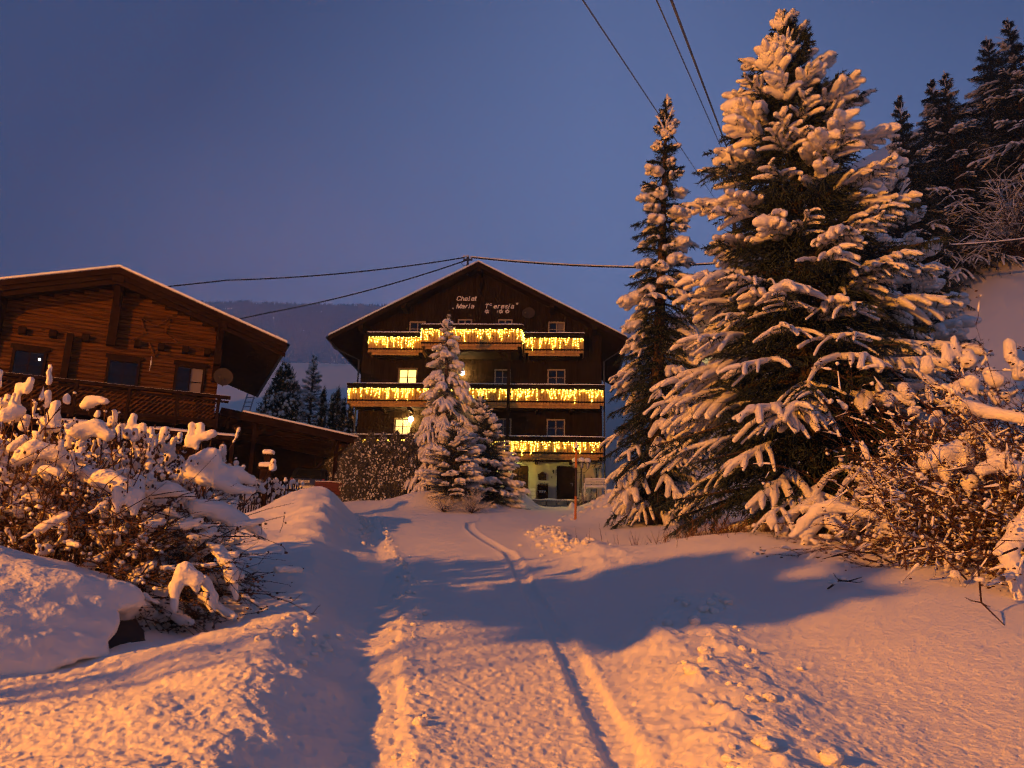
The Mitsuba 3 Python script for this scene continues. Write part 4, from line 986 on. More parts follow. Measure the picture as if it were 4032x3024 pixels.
def thuja_parts(seed, H, prof, n, snow=.5, spray=.16, sr=.05, prickly=.4):
    """an upright columnar conifer of many small sprays"""
    g = np.random.default_rng(seed); t = np.sqrt(g.random(n)); t = 1 - t * (1 - .02) if False else g.beta(1.1, 1.5, n)
    R = np.interp(t, *A(prof, float).T); a = g.uniform(0, 2 * np.pi, n); r = R * (1 - .35 * g.random(n) ** 2) * (1 + .12 * np.sin(a * 3 + t * 9))
    P = np.stack([r * np.cos(a), r * np.sin(a), t * H], 1)
    out = np.stack([np.cos(a), np.sin(a), 0 * a], 1)
    nd = []
    for k in range(6):
        D = out * g.uniform(.2, .9, (n, 1)) + [0, 0, .8] + g.normal(0, .35, (n, 3)); D /= np.linalg.norm(D, axis=1, keepdims=True)
        nd.append(blades(P - out * spray * .4 + g.normal(0, spray * .35, (n, 3)), D, spray * g.uniform(.7, 1.5, n), spray * .30, g))
    m = n // 3; tc = g.random(m) * .93; rc = np.interp(tc, *A(prof, float).T) * np.sqrt(g.random(m)) * .75; ac = g.uniform(0, 6.28, m)
    D = g.normal(0, .5, (m, 3)) + [0, 0, .5]; D /= np.linalg.norm(D, axis=1, keepdims=True)
    nd.append(blades(np.stack([rc * np.cos(ac), rc * np.sin(ac), tc * H], 1), D, spray * 2.2, spray * 1.1, g))
    k = g.random(n) < snow * np.clip(4.5 * (meshkit.fbm(P / .42 + seed, 2, seed) - .31), .05, 1.9); S = sr * g.uniform(.5, 1.3, k.sum())
    sn = blobs(P[k] + out[k] * .02 + [0, 0, spray * .25], np.stack([S * 1.1, S * .9, S * g.uniform(.6, 1.5, k.sum())], 1), g, ICO1, .25)
    tr = MB().tube([(0, 0, -.5), (0, 0, H * .5), (0, 0, H * .95)], [.05 + .01 * H, .03 + .006 * H, .01], 7)
    return tr.done(), join(*nd), sn
FL = [(0, .7), (.2, .95), (.5, .85), (.75, .5), (.92, .2), (1, .03)]
def sc_prof(r, p=FL): return [(a, b * r) for a, b in p]
th = ('bark', 'thuja_needles', 'tree_snow')
# hedge of clipped arborvitae left of the glowing spruce, each with its own tip
HP = [(0, .92), (.3, 1.0), (.72, .95), (.80, .62), (.87, .30), (.94, .17), (1, .04)]
hd = [thuja_parts(40 + i, 3.0, sc_prof(.62, HP), 1900, .42, .12, .032) for i in range(2)]
for i, (x, y, h) in enumerate(((-4.55, 34.2, 3.05), (-5.15, 34.35, 3.2), (-5.75, 34.5, 3.1), (-6.35, 34.7, 3.15), (-6.95, 35.0, 2.95), (-7.35, 35.7, 2.9), (-7.75, 36.4, 2.75), (-8.15, 37.2, 2.7), (-8.5, 38.0, 2.6))):
    a = i * 1.7; M = A([[math.cos(a), math.sin(a), 0], [-math.sin(a), math.cos(a), 0], [0, 0, h / 3.0]])
    plant_tree('hedge_arborvitae', ('arborvitae of the snowy hedge, rightmost, next to the glowing spruce', 'second arborvitae from the right in the snowy hedge', 'third arborvitae from the right in the snowy hedge', 'fourth arborvitae from the right in the snowy hedge',
               'fifth arborvitae from the right in the snowy hedge, at its corner', 'sixth arborvitae from the right in the hedge, on its shaded side', 'seventh arborvitae from the right in the hedge, beside the carport roof tip',
               'eighth arborvitae from the right in the hedge, under the carport roof', 'last arborvitae of the hedge, deepest in the shade by the carport')[i], 'hedge plant', x, y, [(p[0] @ M, p[1]) for p in hd[i % 2]], group='arborvitae of the snowy hedge', z=z_at(x, y) - .05, mats=('bark', 'hedge_needles', 'tree_snow'))
# conifers on the slope between the houses
plant_tree('garden_conifer', 'bushy snow dotted conifer between the houses, lit yellow low down', 'tree', -13.95, 46.0, thuja_parts(50, 6.4, [(0, 1.0), (.3, 1.35), (.55, 1.25), (.75, .85), (.9, .45), (1, .08)], 1700, .45, .20, .085), z=z_at(-13.95, 46) - 0.0 + .9, mats=th)
plant_tree('garden_conifer', 'narrow dark spruce between the houses, right of the bushy conifer', 'tree', -12.75, 48.0, spruce_parts(51, 7.3, [(0, .95), (.3, .95), (.6, .72), (.85, .35), (1, .06)], 120, .30, .07, 8, .13, 9, .75, .02, core=600, ns=4), z=z_at(-12.75, 48) + .3)
cp = [thuja_parts(55 + i, 4.6, [(0, .38), (.3, .42), (.6, .33), (.85, .16), (1, .02)], 520, .28, .15, .05) for i in range(2)]
for i, (x, y, top) in enumerate(((-11.45, 46, 12.65), (-10.65, 45, 12.0), (-10.80, 47, 12.9), (-10.20, 46, 11.95), (-9.50, 45, 11.5), (-9.05, 45.6, 10.9))):
    z = z_at(x, y) - .1; M = A([[1, 0, 0], [0, 1, 0], [0, 0, (top - z) / 4.6]])
    plant_tree('column_thuja', ('leftmost slim column thuja between the houses', 'second slim column thuja from the left between the houses, lit yellow', 'third and tallest slim column thuja between the houses', 'fourth slim column thuja from the left between the houses', 'fifth slim column thuja, close to the chalet wall',
               'lowest column thuja, touching the chalet corner')[i], 'tree', x, y, [(p[0] @ M, p[1]) for p in cp[i % 2]], group='slim column thujas between the houses', z=z, mats=th)

def bare_tree(name, label, x, y, H, W, seed, n=90):
    """a leafless crown of fine twigs, each with a line of snow"""
    g = np.random.default_rng(seed); k = thing(name, label, 'tree'); z = z_at(x, y)
    a = g.uniform(0, 2 * np.pi, n); e = g.uniform(.35, 1.4, n); L = H * g.uniform(.6, 1.0, n); s = np.linspace(0, 1, 6)
    d = np.stack([np.cos(a) * np.cos(e) * W, np.sin(a) * np.cos(e) * W, np.sin(e)], 1)
    P = s[None, :, None] * L[:, None, None] * d[:, None] + g.normal(0, .06, (n, 6, 3)) * s[None, :, None] * H * .3; P[..., 2] -= (s ** 2)[None] * L[:, None] * .12
    m = 11; i = np.repeat(np.arange(n), m); q = g.uniform(.3, 1, n * m); a0 = np.minimum((q * 5).astype(int), 4); f = (q * 5 - a0)[:, None]
    B = P[i, a0] * (1 - f) + P[i, a0 + 1] * f; D = P[i, a0 + 1] - P[i, a0]; D /= np.linalg.norm(D, axis=1, keepdims=True); D = D + g.normal(0, .6, D.shape); D /= np.linalg.norm(D, axis=1, keepdims=True)
    l2 = H * g.uniform(.10, .28, len(B)); u = np.linspace(0, 1, 4); Q = B[:, None] + u[None, :, None] * l2[:, None, None] * D[:, None]; Q[..., 2] -= (u ** 2)[None] * l2[:, None] * .2
    o = A([x, y, z]); sc = H / 5.0
    t1 = tubes(P + o, np.repeat((.035 * sc * (1.15 - s))[None], n, 0), 4); t2 = tubes(Q + o, np.repeat((.014 * sc * (1.2 - u))[None], len(Q), 0), 3)
    put(k + '__trunk', MB().tube([(x, y, z - .4), (x, y, z + .15 * H)], [.05 * sc + .06, .05 * sc], 8).done(), 'bark', smooth=True)
    put(k + '__twig', join(t1, t2), 'dark_twig', kind='stuff')
    s1 = tubes(P[:, 2:] + o + [0, 0, .02 * sc], np.repeat(.024 * sc * A([.5, 1, .9, .4])[None], n, 0) * g.uniform(.6, 1.2, (n, 1)), 5); s2 = tubes(Q + o + [0, 0, .014 * sc], np.repeat(.019 * sc * A([.6, 1, .9, .3])[None], len(Q), 0) * g.uniform(.5, 1.2, (len(Q), 1)), 4)
    put(k + '__snow', join(s1, s2), 'tree_snow', kind='stuff', smooth=True)
bare_tree('bare_tree', 'leafless tree with every twig snowed over at the right picture edge, before the dark spruces', 29.6, 41.5, 6.6, .75, 91, 110)
bare_tree('snowy_shrub', 'low spiky snowy shrub at the foot of the round spruce', -2.55, 30.4, .85, 1.25, 92, 46)
bare_tree('snowy_shrub', 'taller twiggy snowy shrub between the round spruce and the leaning spruce', -1.45, 30.6, 1.15, .8, 93, 46)
# ---------------------------------------------------------------- boulder and bushes near the camera
def boulder():
    k = thing('boulder', 'big dark boulder under a thick smooth cap of snow, left of the lane', 'rock')
    c, ax = A([-4.78, 6.65, .74]), A([2.02, 1.95, 1.02])
    m = trimesh.creation.icosphere(5); v = A(m.vertices); v *= (1 + .10 * (meshkit.fbm(v * 2.3, 4, 3) - .5)[:, None] * 2); v = v * (ax * A([.93, .86, .86])) + c - A([.0, 0, .06])
    put(k + '__stone', (v, m.faces), 'rock', smooth=True)
    F = Field((-7.4, 4.3, .1), (-2.4, 8.9, 2.3), .035, 14.0)
    X, Y, Z = np.meshgrid(*[F.o[i] + F.h * np.arange(F.n[i]) for i in range(3)], indexing='ij')
    q = np.sqrt(((X - c[0]) / ax[0]) ** 2 + ((Y - c[1]) / ax[1]) ** 2 + ((Z - c[2]) / ax[2]) ** 2)
    sd = (q - 1) * 1.0
    F.F = np.exp(-F.k * np.clip(sd, -1, 2)).astype(np.float32)
    F.capsule((-5.6, 6.2, 1.35), (-4.2, 6.3, 1.45), .32, .30); F.capsule((-3.7, 6.2, 1.38), (-3.15, 6.6, 1.30), .22, .16)
    F.capsule((-4.4, 5.7, .75), (-3.7, 5.75, .80), .25, .15)
    def cut(P):
        # the steep right side stays bare of snow
        d1 = np.linalg.norm((P - A([-2.80, 6.95, .98])) / A([.50, 1.0, .42]), axis=1) - 1
        d2 = np.linalg.norm((P - A([-3.02, 6.0, .72])) / A([.34, .55, .26]), axis=1) - 1
        n = .5 * (meshkit.fbm(P / .20, 3, 9) - .5)
        return (np.minimum(d1, d2) + n) * .4
    put(k + '__snow', F.mesh(.035, .30, 2, .012, .07, cut), 'puff_snow', smooth=True)
boulder()

def stems(g, B, D, L, bend, n=6, wob=.03):
    """curved stems from B along D"""
    s = np.linspace(0, 1, n); P = B[:, None] + s[None, :, None] * L[:, None, None] * D[:, None]
    P[..., :2] += (s ** 2)[None, :, None] * (bend[:, None, :2]) * L[:, None, None]; P[..., 2] += (s ** 2)[None] * bend[:, None, 2] * L[:, None]
    return P + g.normal(0, wob, P.shape) * s[None, :, None]

def left_bush():
    g = np.random.default_rng(31); k = thing('snowy_bush', 'tall bush of upright stems with thick puffs of snow, behind the boulder on the left', 'bush')
    n = 105; bx = g.uniform(-6.4, -3.7, n); by = g.uniform(7.3, 10.2, n)
    B = np.stack([bx, by, ground_z(bx, by, False) + .1], 1)
    htop = np.interp(bx, [-8.2, -5.2, -4.6, -4.0, -3.5], [3.6, 3.35, 3.15, 2.95, 2.75]) * g.uniform(.72, 1.0, n) + (by - 8) * .10
    Lz = np.clip(htop - B[:, 2], .5, None); D = np.stack([g.normal(.05, .12, n), g.normal(-.05, .12, n), np.ones(n)], 1); D /= np.linalg.norm(D, axis=1, keepdims=True)
    P = stems(g, B, D, Lz, g.normal(0, .18, (n, 3)) * [1, 1, .0])
    wood = [tubes(P, np.repeat((.013 * (1.25 - np.linspace(0, 1, 6)))[None], n, 0), 5)]
    m = 9; i = np.repeat(np.arange(n), m); q = g.uniform(.3, .97, n * m); a0 = np.minimum((q * 5).astype(int), 4); f = (q * 5 - a0)[:, None]
    B2 = P[i, a0] * (1 - f) + P[i, a0 + 1] * f; D2 = g.normal(size=B2.shape) * [1, 1, .2] + [0, 0, .75]; D2 /= np.linalg.norm(D2, axis=1, keepdims=True)
    L2 = g.uniform(.15, .42, len(B2)); Q = stems(g, B2, D2, L2, A([[0, 0, .25]]) + np.zeros((len(B2), 3)), 4, .012)
    wood.append(tubes(Q, np.repeat((.006 * (1.3 - np.linspace(0, 1, 4)))[None], len(Q), 0), 4))
    # fine tangle low down
    t = 1500; B3 = np.stack([g.uniform(-6.4, -3.2, t), g.uniform(7.0, 9.2, t), g.uniform(1.0, 2.35, t)], 1); D3 = g.normal(size=(t, 3)) * [1, .7, .6] + [.35, -.15, .2]; D3 /= np.linalg.norm(D3, axis=1, keepdims=True)
    wood.append(tubes(stems(g, B3, D3, g.uniform(.3, .8, t), g.normal(0, .25, (t, 3)) + [0, 0, -.15], 4, .01), np.repeat(A([[.006, .005, .004, .002]]), t, 0), 3))
    put(k + '__stem', join(*wood), 'twig', kind='stuff', smooth=True)
    tips = np.concatenate([P[:, -1], Q[:, -1]])
    hd = tips[g.random(len(tips)) < .6]; hd = np.repeat(hd, 6, 0) + g.normal(0, .035, (len(hd) * 6, 3))
    low = np.stack([g.uniform(-6.3, -3.2, 1500), g.uniform(7.0, 8.6, 1500), g.uniform(1.35, 2.7, 1500)], 1)
    put(k + '__seed_head', blobs(np.concatenate([hd, low]), g.uniform(.006, .015, (len(hd) + 1500, 1)) * A([1, 1, 1.5]), g, ICO0, .3), 'seed_heads', kind='stuff')
    fb = np.concatenate([low[::2] + g.normal(0, .05, (750, 3)), np.repeat(Q[:, 2:].reshape(-1, 3), 1, 0) + [0, 0, .012]]); fr_ = g.uniform(.008, .024, (len(fb), 1)); put(k + '__frost', blobs(fb, fr_ * A([1.3, 1.1, .9]), g, ICO1, .3), 'tree_snow', kind='stuff', smooth=True)
    extra = []
    F = Field((-6.9, 6.7, 1.0), (-2.2, 10.6, 4.1), .024, 42.0)
    for p, pts in zip(range(n), P):
        r = g.uniform(.030, .068); top = pts[-1]
        F.capsule(top - [0, 0, r * .8], top + [0, 0, r * g.uniform(.3, 1.2)], r * .85, r * .7)
        if g.random() < .7: F.capsule(pts[-2] + [0, 0, .02], pts[-2] + g.normal(0, .05, 3), r * .6, r * .45)
    for pts in Q:
        if g.random() < .66:
            r = g.uniform(.014, .042); F.capsule(pts[-2], pts[-1] + [0, 0, r * .6], r * .7, r)
    for _ in range(420):  # pads lodged inside
        x, y = g.uniform(-6.4, -3.3), g.uniform(7.5, 10.0); z = g.uniform(1.6, np.interp(x, [-8.2, -5.2, -4.0, -3.3], [3.2, 2.95, 2.6, 2.4])); r = g.uniform(.02, .07)
        a = g.uniform(0, 6.28); l = g.uniform(.05, .3); F.capsule((x, y, z), (x + l * math.cos(a), y + l * math.sin(a) * .6, z - g.uniform(-.02, .14)), r, r * .7, .8)
    for pts, r in [([(-4.66, 7.3, 2.58), (-4.53, 7.3, 2.67), (-4.36, 7.4, 2.66), (-4.23, 7.5, 2.52)], [.10, .12, .11, .08]), ([(-4.34, 7.2, 2.47), (-4.21, 7.2, 2.46)], [.07, .06]),
                   ([(-4.2, 7.7, 2.50), (-3.95, 7.6, 2.42), (-3.67, 7.5, 2.36)], [.13, .16, .12]), ([(-3.54, 7.4, 2.40), (-3.50, 7.3, 2.24), (-3.47, 7.25, 2.10)], [.10, .11, .07]),
                   ([(-3.62, 7.2, 2.30), (-3.61, 7.2, 2.12)], [.07, .06]), ([(-3.72, 7.2, 2.18), (-3.82, 7.15, 2.08)], [.05, .03]), ([(-4.0, 7.1, 2.05), (-4.15, 7.05, 1.95), (-4.3, 7.0, 1.85)], [.06, .05, .03]),
                   ([(-4.92, 8, 3.50), (-4.93, 8, 3.67)], [.06, .055]), ([(-4.91, 7.9, 3.3), (-4.9, 7.9, 3.42)], [.05, .03]), ([(-5.01, 7.8, 3.36), (-4.99, 7.8, 3.48)], [.07, .06]), ([(-5.1, 7.8, 3.25), (-5.1, 7.8, 3.40)], [.05, .05]),
                   ([(-5.06, 7.6, 3.05), (-5.0, 7.7, 3.12)], [.11, .12]), ([(-4.75, 7.9, 3.02), (-4.75, 7.9, 3.22)], [.11, .10]), ([(-4.89, 8, 3.08), (-4.8, 8, 3.0)], [.08, .07]), ([(-4.57, 8.1, 3.28), (-4.51, 8.1, 3.32), (-4.34, 8.1, 3.33)], [.07, .08, .06]),
                   ([(-4.15, 8.3, 3.0), (-4.12, 8.3, 3.22)], [.09, .06]), ([(-4.06, 8.3, 2.98), (-4.0, 8.3, 3.1)], [.08, .06]), ([(-3.9, 8.3, 2.85), (-3.9, 8.3, 3.05)], [.06, .04]), ([(-3.52, 8.4, 2.95), (-3.52, 8.4, 3.14)], [.08, .06]), ([(-3.43, 8.4, 2.9), (-3.42, 8.4, 3.14)], [.06, .06]), ([(-3.33, 8.4, 3.02), (-3.28, 8.4, 3.06)], [.08, .08]),
                   ([(-5.49, 7.8, 3.30), (-5.49, 7.8, 3.38)], [.07, .06]), ([(-5.33, 7.8, 3.40), (-5.33, 7.8, 3.54)], [.07, .06]), ([(-4.47, 7.8, 2.95), (-4.3, 7.9, 3.0), (-4.15, 7.9, 2.93)], [.12, .13, .1])]:
        F.path(pts, A(r) * .62)
        q = pts[-1]; e_ = g.normal(.1, .22, 2); extra.append([(q[0] + e_[0], q[1] + abs(e_[1]), z_at(q[0], q[1])), (q[0] + e_[0] * .75, q[1] + abs(e_[1]) * .6, (q[2] + 1.1) / 2), (q[0], q[1], q[2])])
    put(k + '__snow', F.mesh(.020, .10, 5, .009, .04), 'puff_snow', kind='stuff', smooth=True)
    E_ = A(extra); put(k + '__stem', tubes(E_, np.repeat(A([[.010, .008, .005]]), len(E_), 0), 5), 'twig', kind='stuff', smooth=True)
left_bush()

def drooping_shrub():
    g = np.random.default_rng(37); k = thing('drooping_shrub', 'dark drooping shrub weighed down by snow, between the boulder and the lane', 'shrub')
    n = 620; a = g.normal(-.25, .65, n); e = g.uniform(-.15, 1.15, n); D = np.stack([np.cos(a) * np.cos(e), np.sin(a) * np.cos(e), np.sin(e)], 1)
    B = A([-3.75, 7.9, 1.25]) + g.normal(0, .25, (n, 3)); L = g.uniform(.5, 1.25, n) * (1 - .25 * np.abs(a))
    P = stems(g, B, D, L, A([[.18, -.02, -.42]]) + g.normal(0, .10, (n, 3)), 6, .02); 
    wood = tubes(P, np.repeat((.007 * (1.35 - np.linspace(0, 1, 6)))[None], n, 0), 3)
    i = np.repeat(np.arange(n), 3); q = g.integers(2, 6, len(i)); B2 = P[i, q]; D2 = g.normal(size=B2.shape) + [.4, 0, -.2]; D2 /= np.linalg.norm(D2, axis=1, keepdims=True)
    w2 = tubes(stems(g, B2, D2, g.uniform(.08, .22, len(i)), np.zeros((len(i), 3)), 3, .01), np.repeat(A([[.004, .003, .002]]), len(i), 0), 3)
    put(k + '__stem', join(wood, w2), 'dark_twig', kind='stuff', smooth=True)
    H = np.repeat(P[:, 2:].reshape(-1, 3), 2, 0); H = H + g.normal(0, .03, H.shape)
    put(k + '__seed_head', blobs(H, g.uniform(.005, .013, (len(H), 1)) * A([1.4, 1, 1]), g, ICO0, .3), 'seed_heads', kind='stuff')
    F = Field((-4.6, 6.5, .95), (-2.1, 9.2, 3.2), .024, 40.0)
    for pts, r in [([(-3.34, 8.2, 2.70), (-3.2, 8.2, 2.76), (-3.1, 8.2, 2.66)], [.14, .15, .08]), ([(-3.15, 8.3, 2.64), (-2.94, 8.3, 2.60), (-2.80, 8.4, 2.56)], [.12, .12, .08]), ([(-3.45, 8.2, 2.62), (-3.25, 8.2, 2.56), (-2.95, 8.2, 2.46), (-2.7, 8.2, 2.42)], [.10, .12, .10, .05]),
                   ([(-3.14, 7.9, 2.22), (-2.94, 8.0, 2.18), (-2.74, 8.0, 2.10), (-2.59, 8.0, 2.03), (-2.47, 8.0, 1.94)], [.14, .13, .10, .07, .05]), ([(-2.84, 8, 2.15), (-2.78, 8, 2.06), (-2.79, 8, 1.99)], [.07, .07, .05]), ([(-3.0, 7.8, 2.02), (-2.9, 7.85, 1.92), (-2.88, 7.85, 1.84)], [.07, .07, .04]),
                   ([(-2.85, 7.0, 1.60), (-2.90, 7.0, 1.47), (-2.86, 6.95, 1.26)], [.08, .07, .04]), ([(-2.83, 7.0, 1.61), (-2.74, 7.05, 1.52), (-2.73, 7.05, 1.43)], [.08, .07, .04]), ([(-2.77, 7.3, 1.52), (-2.69, 7.3, 1.36), (-2.66, 7.3, 1.24)], [.06, .07, .04]),
                   ([(-2.79, 7.6, 1.78), (-2.60, 7.5, 1.57), (-2.53, 7.5, 1.36)], [.07, .08, .05]), ([(-3.5, 7.6, 2.3), (-3.3, 7.6, 2.35), (-3.15, 7.7, 2.3)], [.08, .09, .06])]:
        F.path(pts, A(r) * .66)
    for pts in P[g.random(n) < .55]:
        j = g.integers(2, 6); r = g.uniform(.015, .05); F.capsule(pts[j - 1] + [0, 0, .02], pts[j] + [0, 0, .02], r, r * .7)
    put(k + '__snow', F.mesh(.020, .10, 7, .009, .04), 'puff_snow', kind='stuff', smooth=True)
drooping_shrub()

def right_bush():
    g = np.random.default_rng(41); k = thing('snowy_bush', 'wide tangled bush of reddish arching twigs full of snow at the right picture edge', 'bush')
    n = 1350; bx, by = g.normal(7.7, .85, n), g.normal(10.5, .95, n); B = np.stack([bx, by, ground_z(bx, by, False)], 1)
    a = g.uniform(0, 2 * np.pi, n); e = g.uniform(.25, 1.5, n); D = np.stack([np.cos(a) * np.cos(e) - .12, np.sin(a) * np.cos(e), np.sin(e)], 1); D /= np.linalg.norm(D, axis=1, keepdims=True)
    L = g.uniform(1.5, 3.6, n) * np.interp(np.sin(e), [0, .5, 1], [.60, .78, 1.0]) * np.where(D[:, 0] < -.3, .82, 1); P = stems(g, B, D, L, np.stack([g.normal(-.10, .15, n), g.normal(0, .12, n), -.10 - .42 * np.cos(e)], 1), 7, .05)
    gz = ground_z(P[..., 0].ravel(), P[..., 1].ravel(), False).reshape(P.shape[:2]); P[..., 2] = np.maximum(P[..., 2], gz + .04)
    wood = [tubes(P, np.repeat((.0085 * (1.3 - np.linspace(0, 1, 7)))[None], n, 0), 4)]
    m = 9; i = np.repeat(np.arange(n), m); q = g.uniform(.25, .98, n * m); a0 = np.minimum((q * 6).astype(int), 5); f = (q * 6 - a0)[:, None]
    B2 = P[i, a0] * (1 - f) + P[i, a0 + 1] * f; D2 = (P[i, a0 + 1] - P[i, a0]); D2 /= np.linalg.norm(D2, axis=1, keepdims=True) + 1e-9; D2 = D2 + g.normal(0, .75, D2.shape); D2 /= np.linalg.norm(D2, axis=1, keepdims=True)
    L2 = g.uniform(.15, .60, len(B2)); Q = stems(g, B2, D2, L2, g.normal(0, .2, (len(B2), 3)) + [0, 0, -.2], 4, .015)
    wood.append(tubes(Q, np.repeat((.0042 * (1.3 - np.linspace(0, 1, 4)))[None], len(Q), 0), 3))
    put(k + '__stem', join(*wood), 'twig', kind='stuff', smooth=True)
    # small bits of snow and withered leaves on every twig
    pk = g.random(len(Q)) < .72; S = Q[pk][:, 1:3].mean(1) + [0, 0, .012]; S2 = Q[g.random(len(Q)) < .55][:, -1]; SS = np.concatenate([S, S2]); r = g.uniform(.010, .034, (len(SS), 1)) * g.uniform(.5, 1.1, (len(SS), 1))
    rt = g.uniform(.006, .024, (pk.sum(), 1)); q0 = Q[pk]; f_ = g.uniform(.15, .6, (pk.sum(), 1)); tb = np.stack([q0[:, 1] * (1 - f_) + q0[:, 2] * f_, q0[:, 1] * (.6 - f_ * .6) + q0[:, 2] * (.4 + f_ * .6), q0[:, 2] * (1 - f_) + q0[:, 3] * f_], 1) + A([0, 0, .010]); put(k + '__snow_bits', join(tubes(tb, rt * A([.55, 1.0, .35])[None] * g.uniform(.7, 1.3, (pk.sum(), 3)), 6), blobs(S2, r[-len(S2):] * A([1.2, 1.0, 1.0]), g, ICO1, .25)), 'tree_snow', kind='stuff', smooth=True)
    H = Q[g.random(len(Q)) < .8][:, -1]; H = np.repeat(H, 3, 0) + g.normal(0, .04, (len(H) * 3, 3))
    put(k + '__withered_leaf', blobs(H, g.uniform(.010, .022, (len(H), 1)) * A([1.3, 1, .6]), g, ICO0, .3), 'seed_heads', kind='stuff')
    F = Field((3.9, 8.2, 1.2), (9.6, 13.0, 5.6), .034, 34.0)
    for pts, r in [([(5.13, 11, 2.55), (4.66, 11.2, 2.70), (4.47, 11.3, 2.64), (4.29, 11.4, 2.46), (4.15, 11.5, 2.27)], [.06, .09, .09, .075, .05]), ([(5.42, 10, 3.13), (5.62, 10, 3.28), (5.87, 10, 3.32), (5.96, 10, 3.17)], [.07, .13, .15, .11]), ([(5.66, 10, 3.2), (5.66, 10, 2.95)], [.11, .06]),
                   ([(5.7, 9.5, 3.86), (5.92, 9.5, 3.77), (6.24, 9.2, 3.6)], [.06, .085, .085]), ([(5.7, 9.3, 2.98), (5.94, 9.3, 3.08), (6.09, 9.2, 2.98)], [.08, .12, .10]), ([(5.85, 8.6, 2.5), (5.62, 8.6, 2.2), (5.44, 8.6, 2.0), (5.43, 8.5, 1.8), (5.37, 8.4, 1.5)], [.12, .13, .11, .09, .06]),
                   ([(5.51, 10.5, 2.21), (5.35, 11, 2.40), (5.25, 11, 2.46)], [.05, .07, .05]), ([(6.43, 11, 4.85), (6.43, 11, 5.08)], [.10, .06]), ([(6.58, 11, 4.95), (6.58, 11, 5.2)], [.07, .05]), ([(6.76, 11, 4.85), (6.76, 11, 4.95)], [.14, .10]), ([(6.24, 11.2, 4.8), (6.24, 11.2, 4.9)], [.12, .09]), ([(6.72, 10, 4.6), (6.72, 10, 4.8)], [.08, .09]),
                   ([(6.81, 10, 4.4), (6.81, 10, 4.48)], [.12, .11]), ([(6.48, 10, 4.3), (6.4, 10, 4.4)], [.12, .1]), ([(6.07, 11.5, 4.45), (6.0, 11.5, 4.55)], [.12, .10]), ([(6.26, 10.5, 4.1), (6.26, 10.5, 4.32)], [.15, .08]), ([(6.19, 10.2, 4.0), (6.1, 10.2, 4.1)], [.16, .1])]:
        F.path(pts, A(r) * .9)
    for pts in P[g.random(n) < .28]:
        j = int(g.integers(3, 7)); r = g.uniform(.018, .06); F.capsule(pts[j - 1] * .6 + pts[j] * .4 + [0, 0, .03], pts[j] + [0, 0, .04], r, r * .65, .85)
    for pts in P[g.random(n) < .09]:
        j = int(g.integers(4, 7)); r = g.uniform(.05, .11); c_ = pts[j] + [0, 0, .05]; F.capsule(c_, c_ + g.normal(0, .09, 3) * [1, 1, .5], r, r * .7, .85); F.capsule(c_, c_ + [g.normal(0, .05), 0, -r * 1.6], r * .6, r * .25)
    for pts in Q[g.random(len(Q)) < .10]:
        r = g.uniform(.015, .05); F.capsule(pts[1] + [0, 0, .02], pts[2] + [0, 0, .02], r, r * .7, .8)
    put(k + '__snow', F.mesh(.022, .11, 6, .009, .045), 'puff_snow', kind='stuff', smooth=True)
right_bush()

def arching_shrub():
    """stands left of the camera, outside the picture; its load of snow shades the lane from the street lamp"""
    g = np.random.default_rng(47); k = thing('arching_shrub', 'arching shrub roofed over with snow, left of the camera', 'shrub')
    n = 110; t = g.uniform(0, 1, n); tip = np.stack([-5.7 - .55 * t + g.normal(0, .20, n), 2.6 + 2.15 * t + g.normal(0, .08, n), g.uniform(3.2, 4.5, n)], 1)
    b = np.stack([-6.1 + g.normal(0, .08, n), 2.55 + g.normal(0, .08, n), np.zeros(n)], 1); b[:, 2] = ground_z(b[:, 0], b[:, 1], False) - .05
    s = np.linspace(0, 1, 6)[None, :, None]; P = b[:, None] * (1 - s) + tip[:, None] * s; P[..., 2] += .35 * np.sin(np.pi * np.linspace(0, 1, 6))[None]; P[..., :2] = b[:, None, :2] + (tip - b)[:, None, :2] * s ** 2
    put(k + '__stem', tubes(P[::7], np.repeat((.02 * (1.2 - np.linspace(0, 1, 6)))[None], len(P[::7]), 0), 5), 'twig', kind='stuff', smooth=True)
    F = Field((-7.6, 1.9, 2.3), (-4.6, 5.7, 5.2), .05, 22.0)
    for p in tip:
        for _ in range(3): q = p + g.normal(0, .13, 3) * [1, .8, .5]; F.capsule(q, q + g.normal(0, .12, 3) * [1, 1, .4], g.uniform(.08, .16), .08, .8)
    put(k + '__snow', F.mesh(.02, .2, 3), 'puff_snow', smooth=True)
arching_shrub()

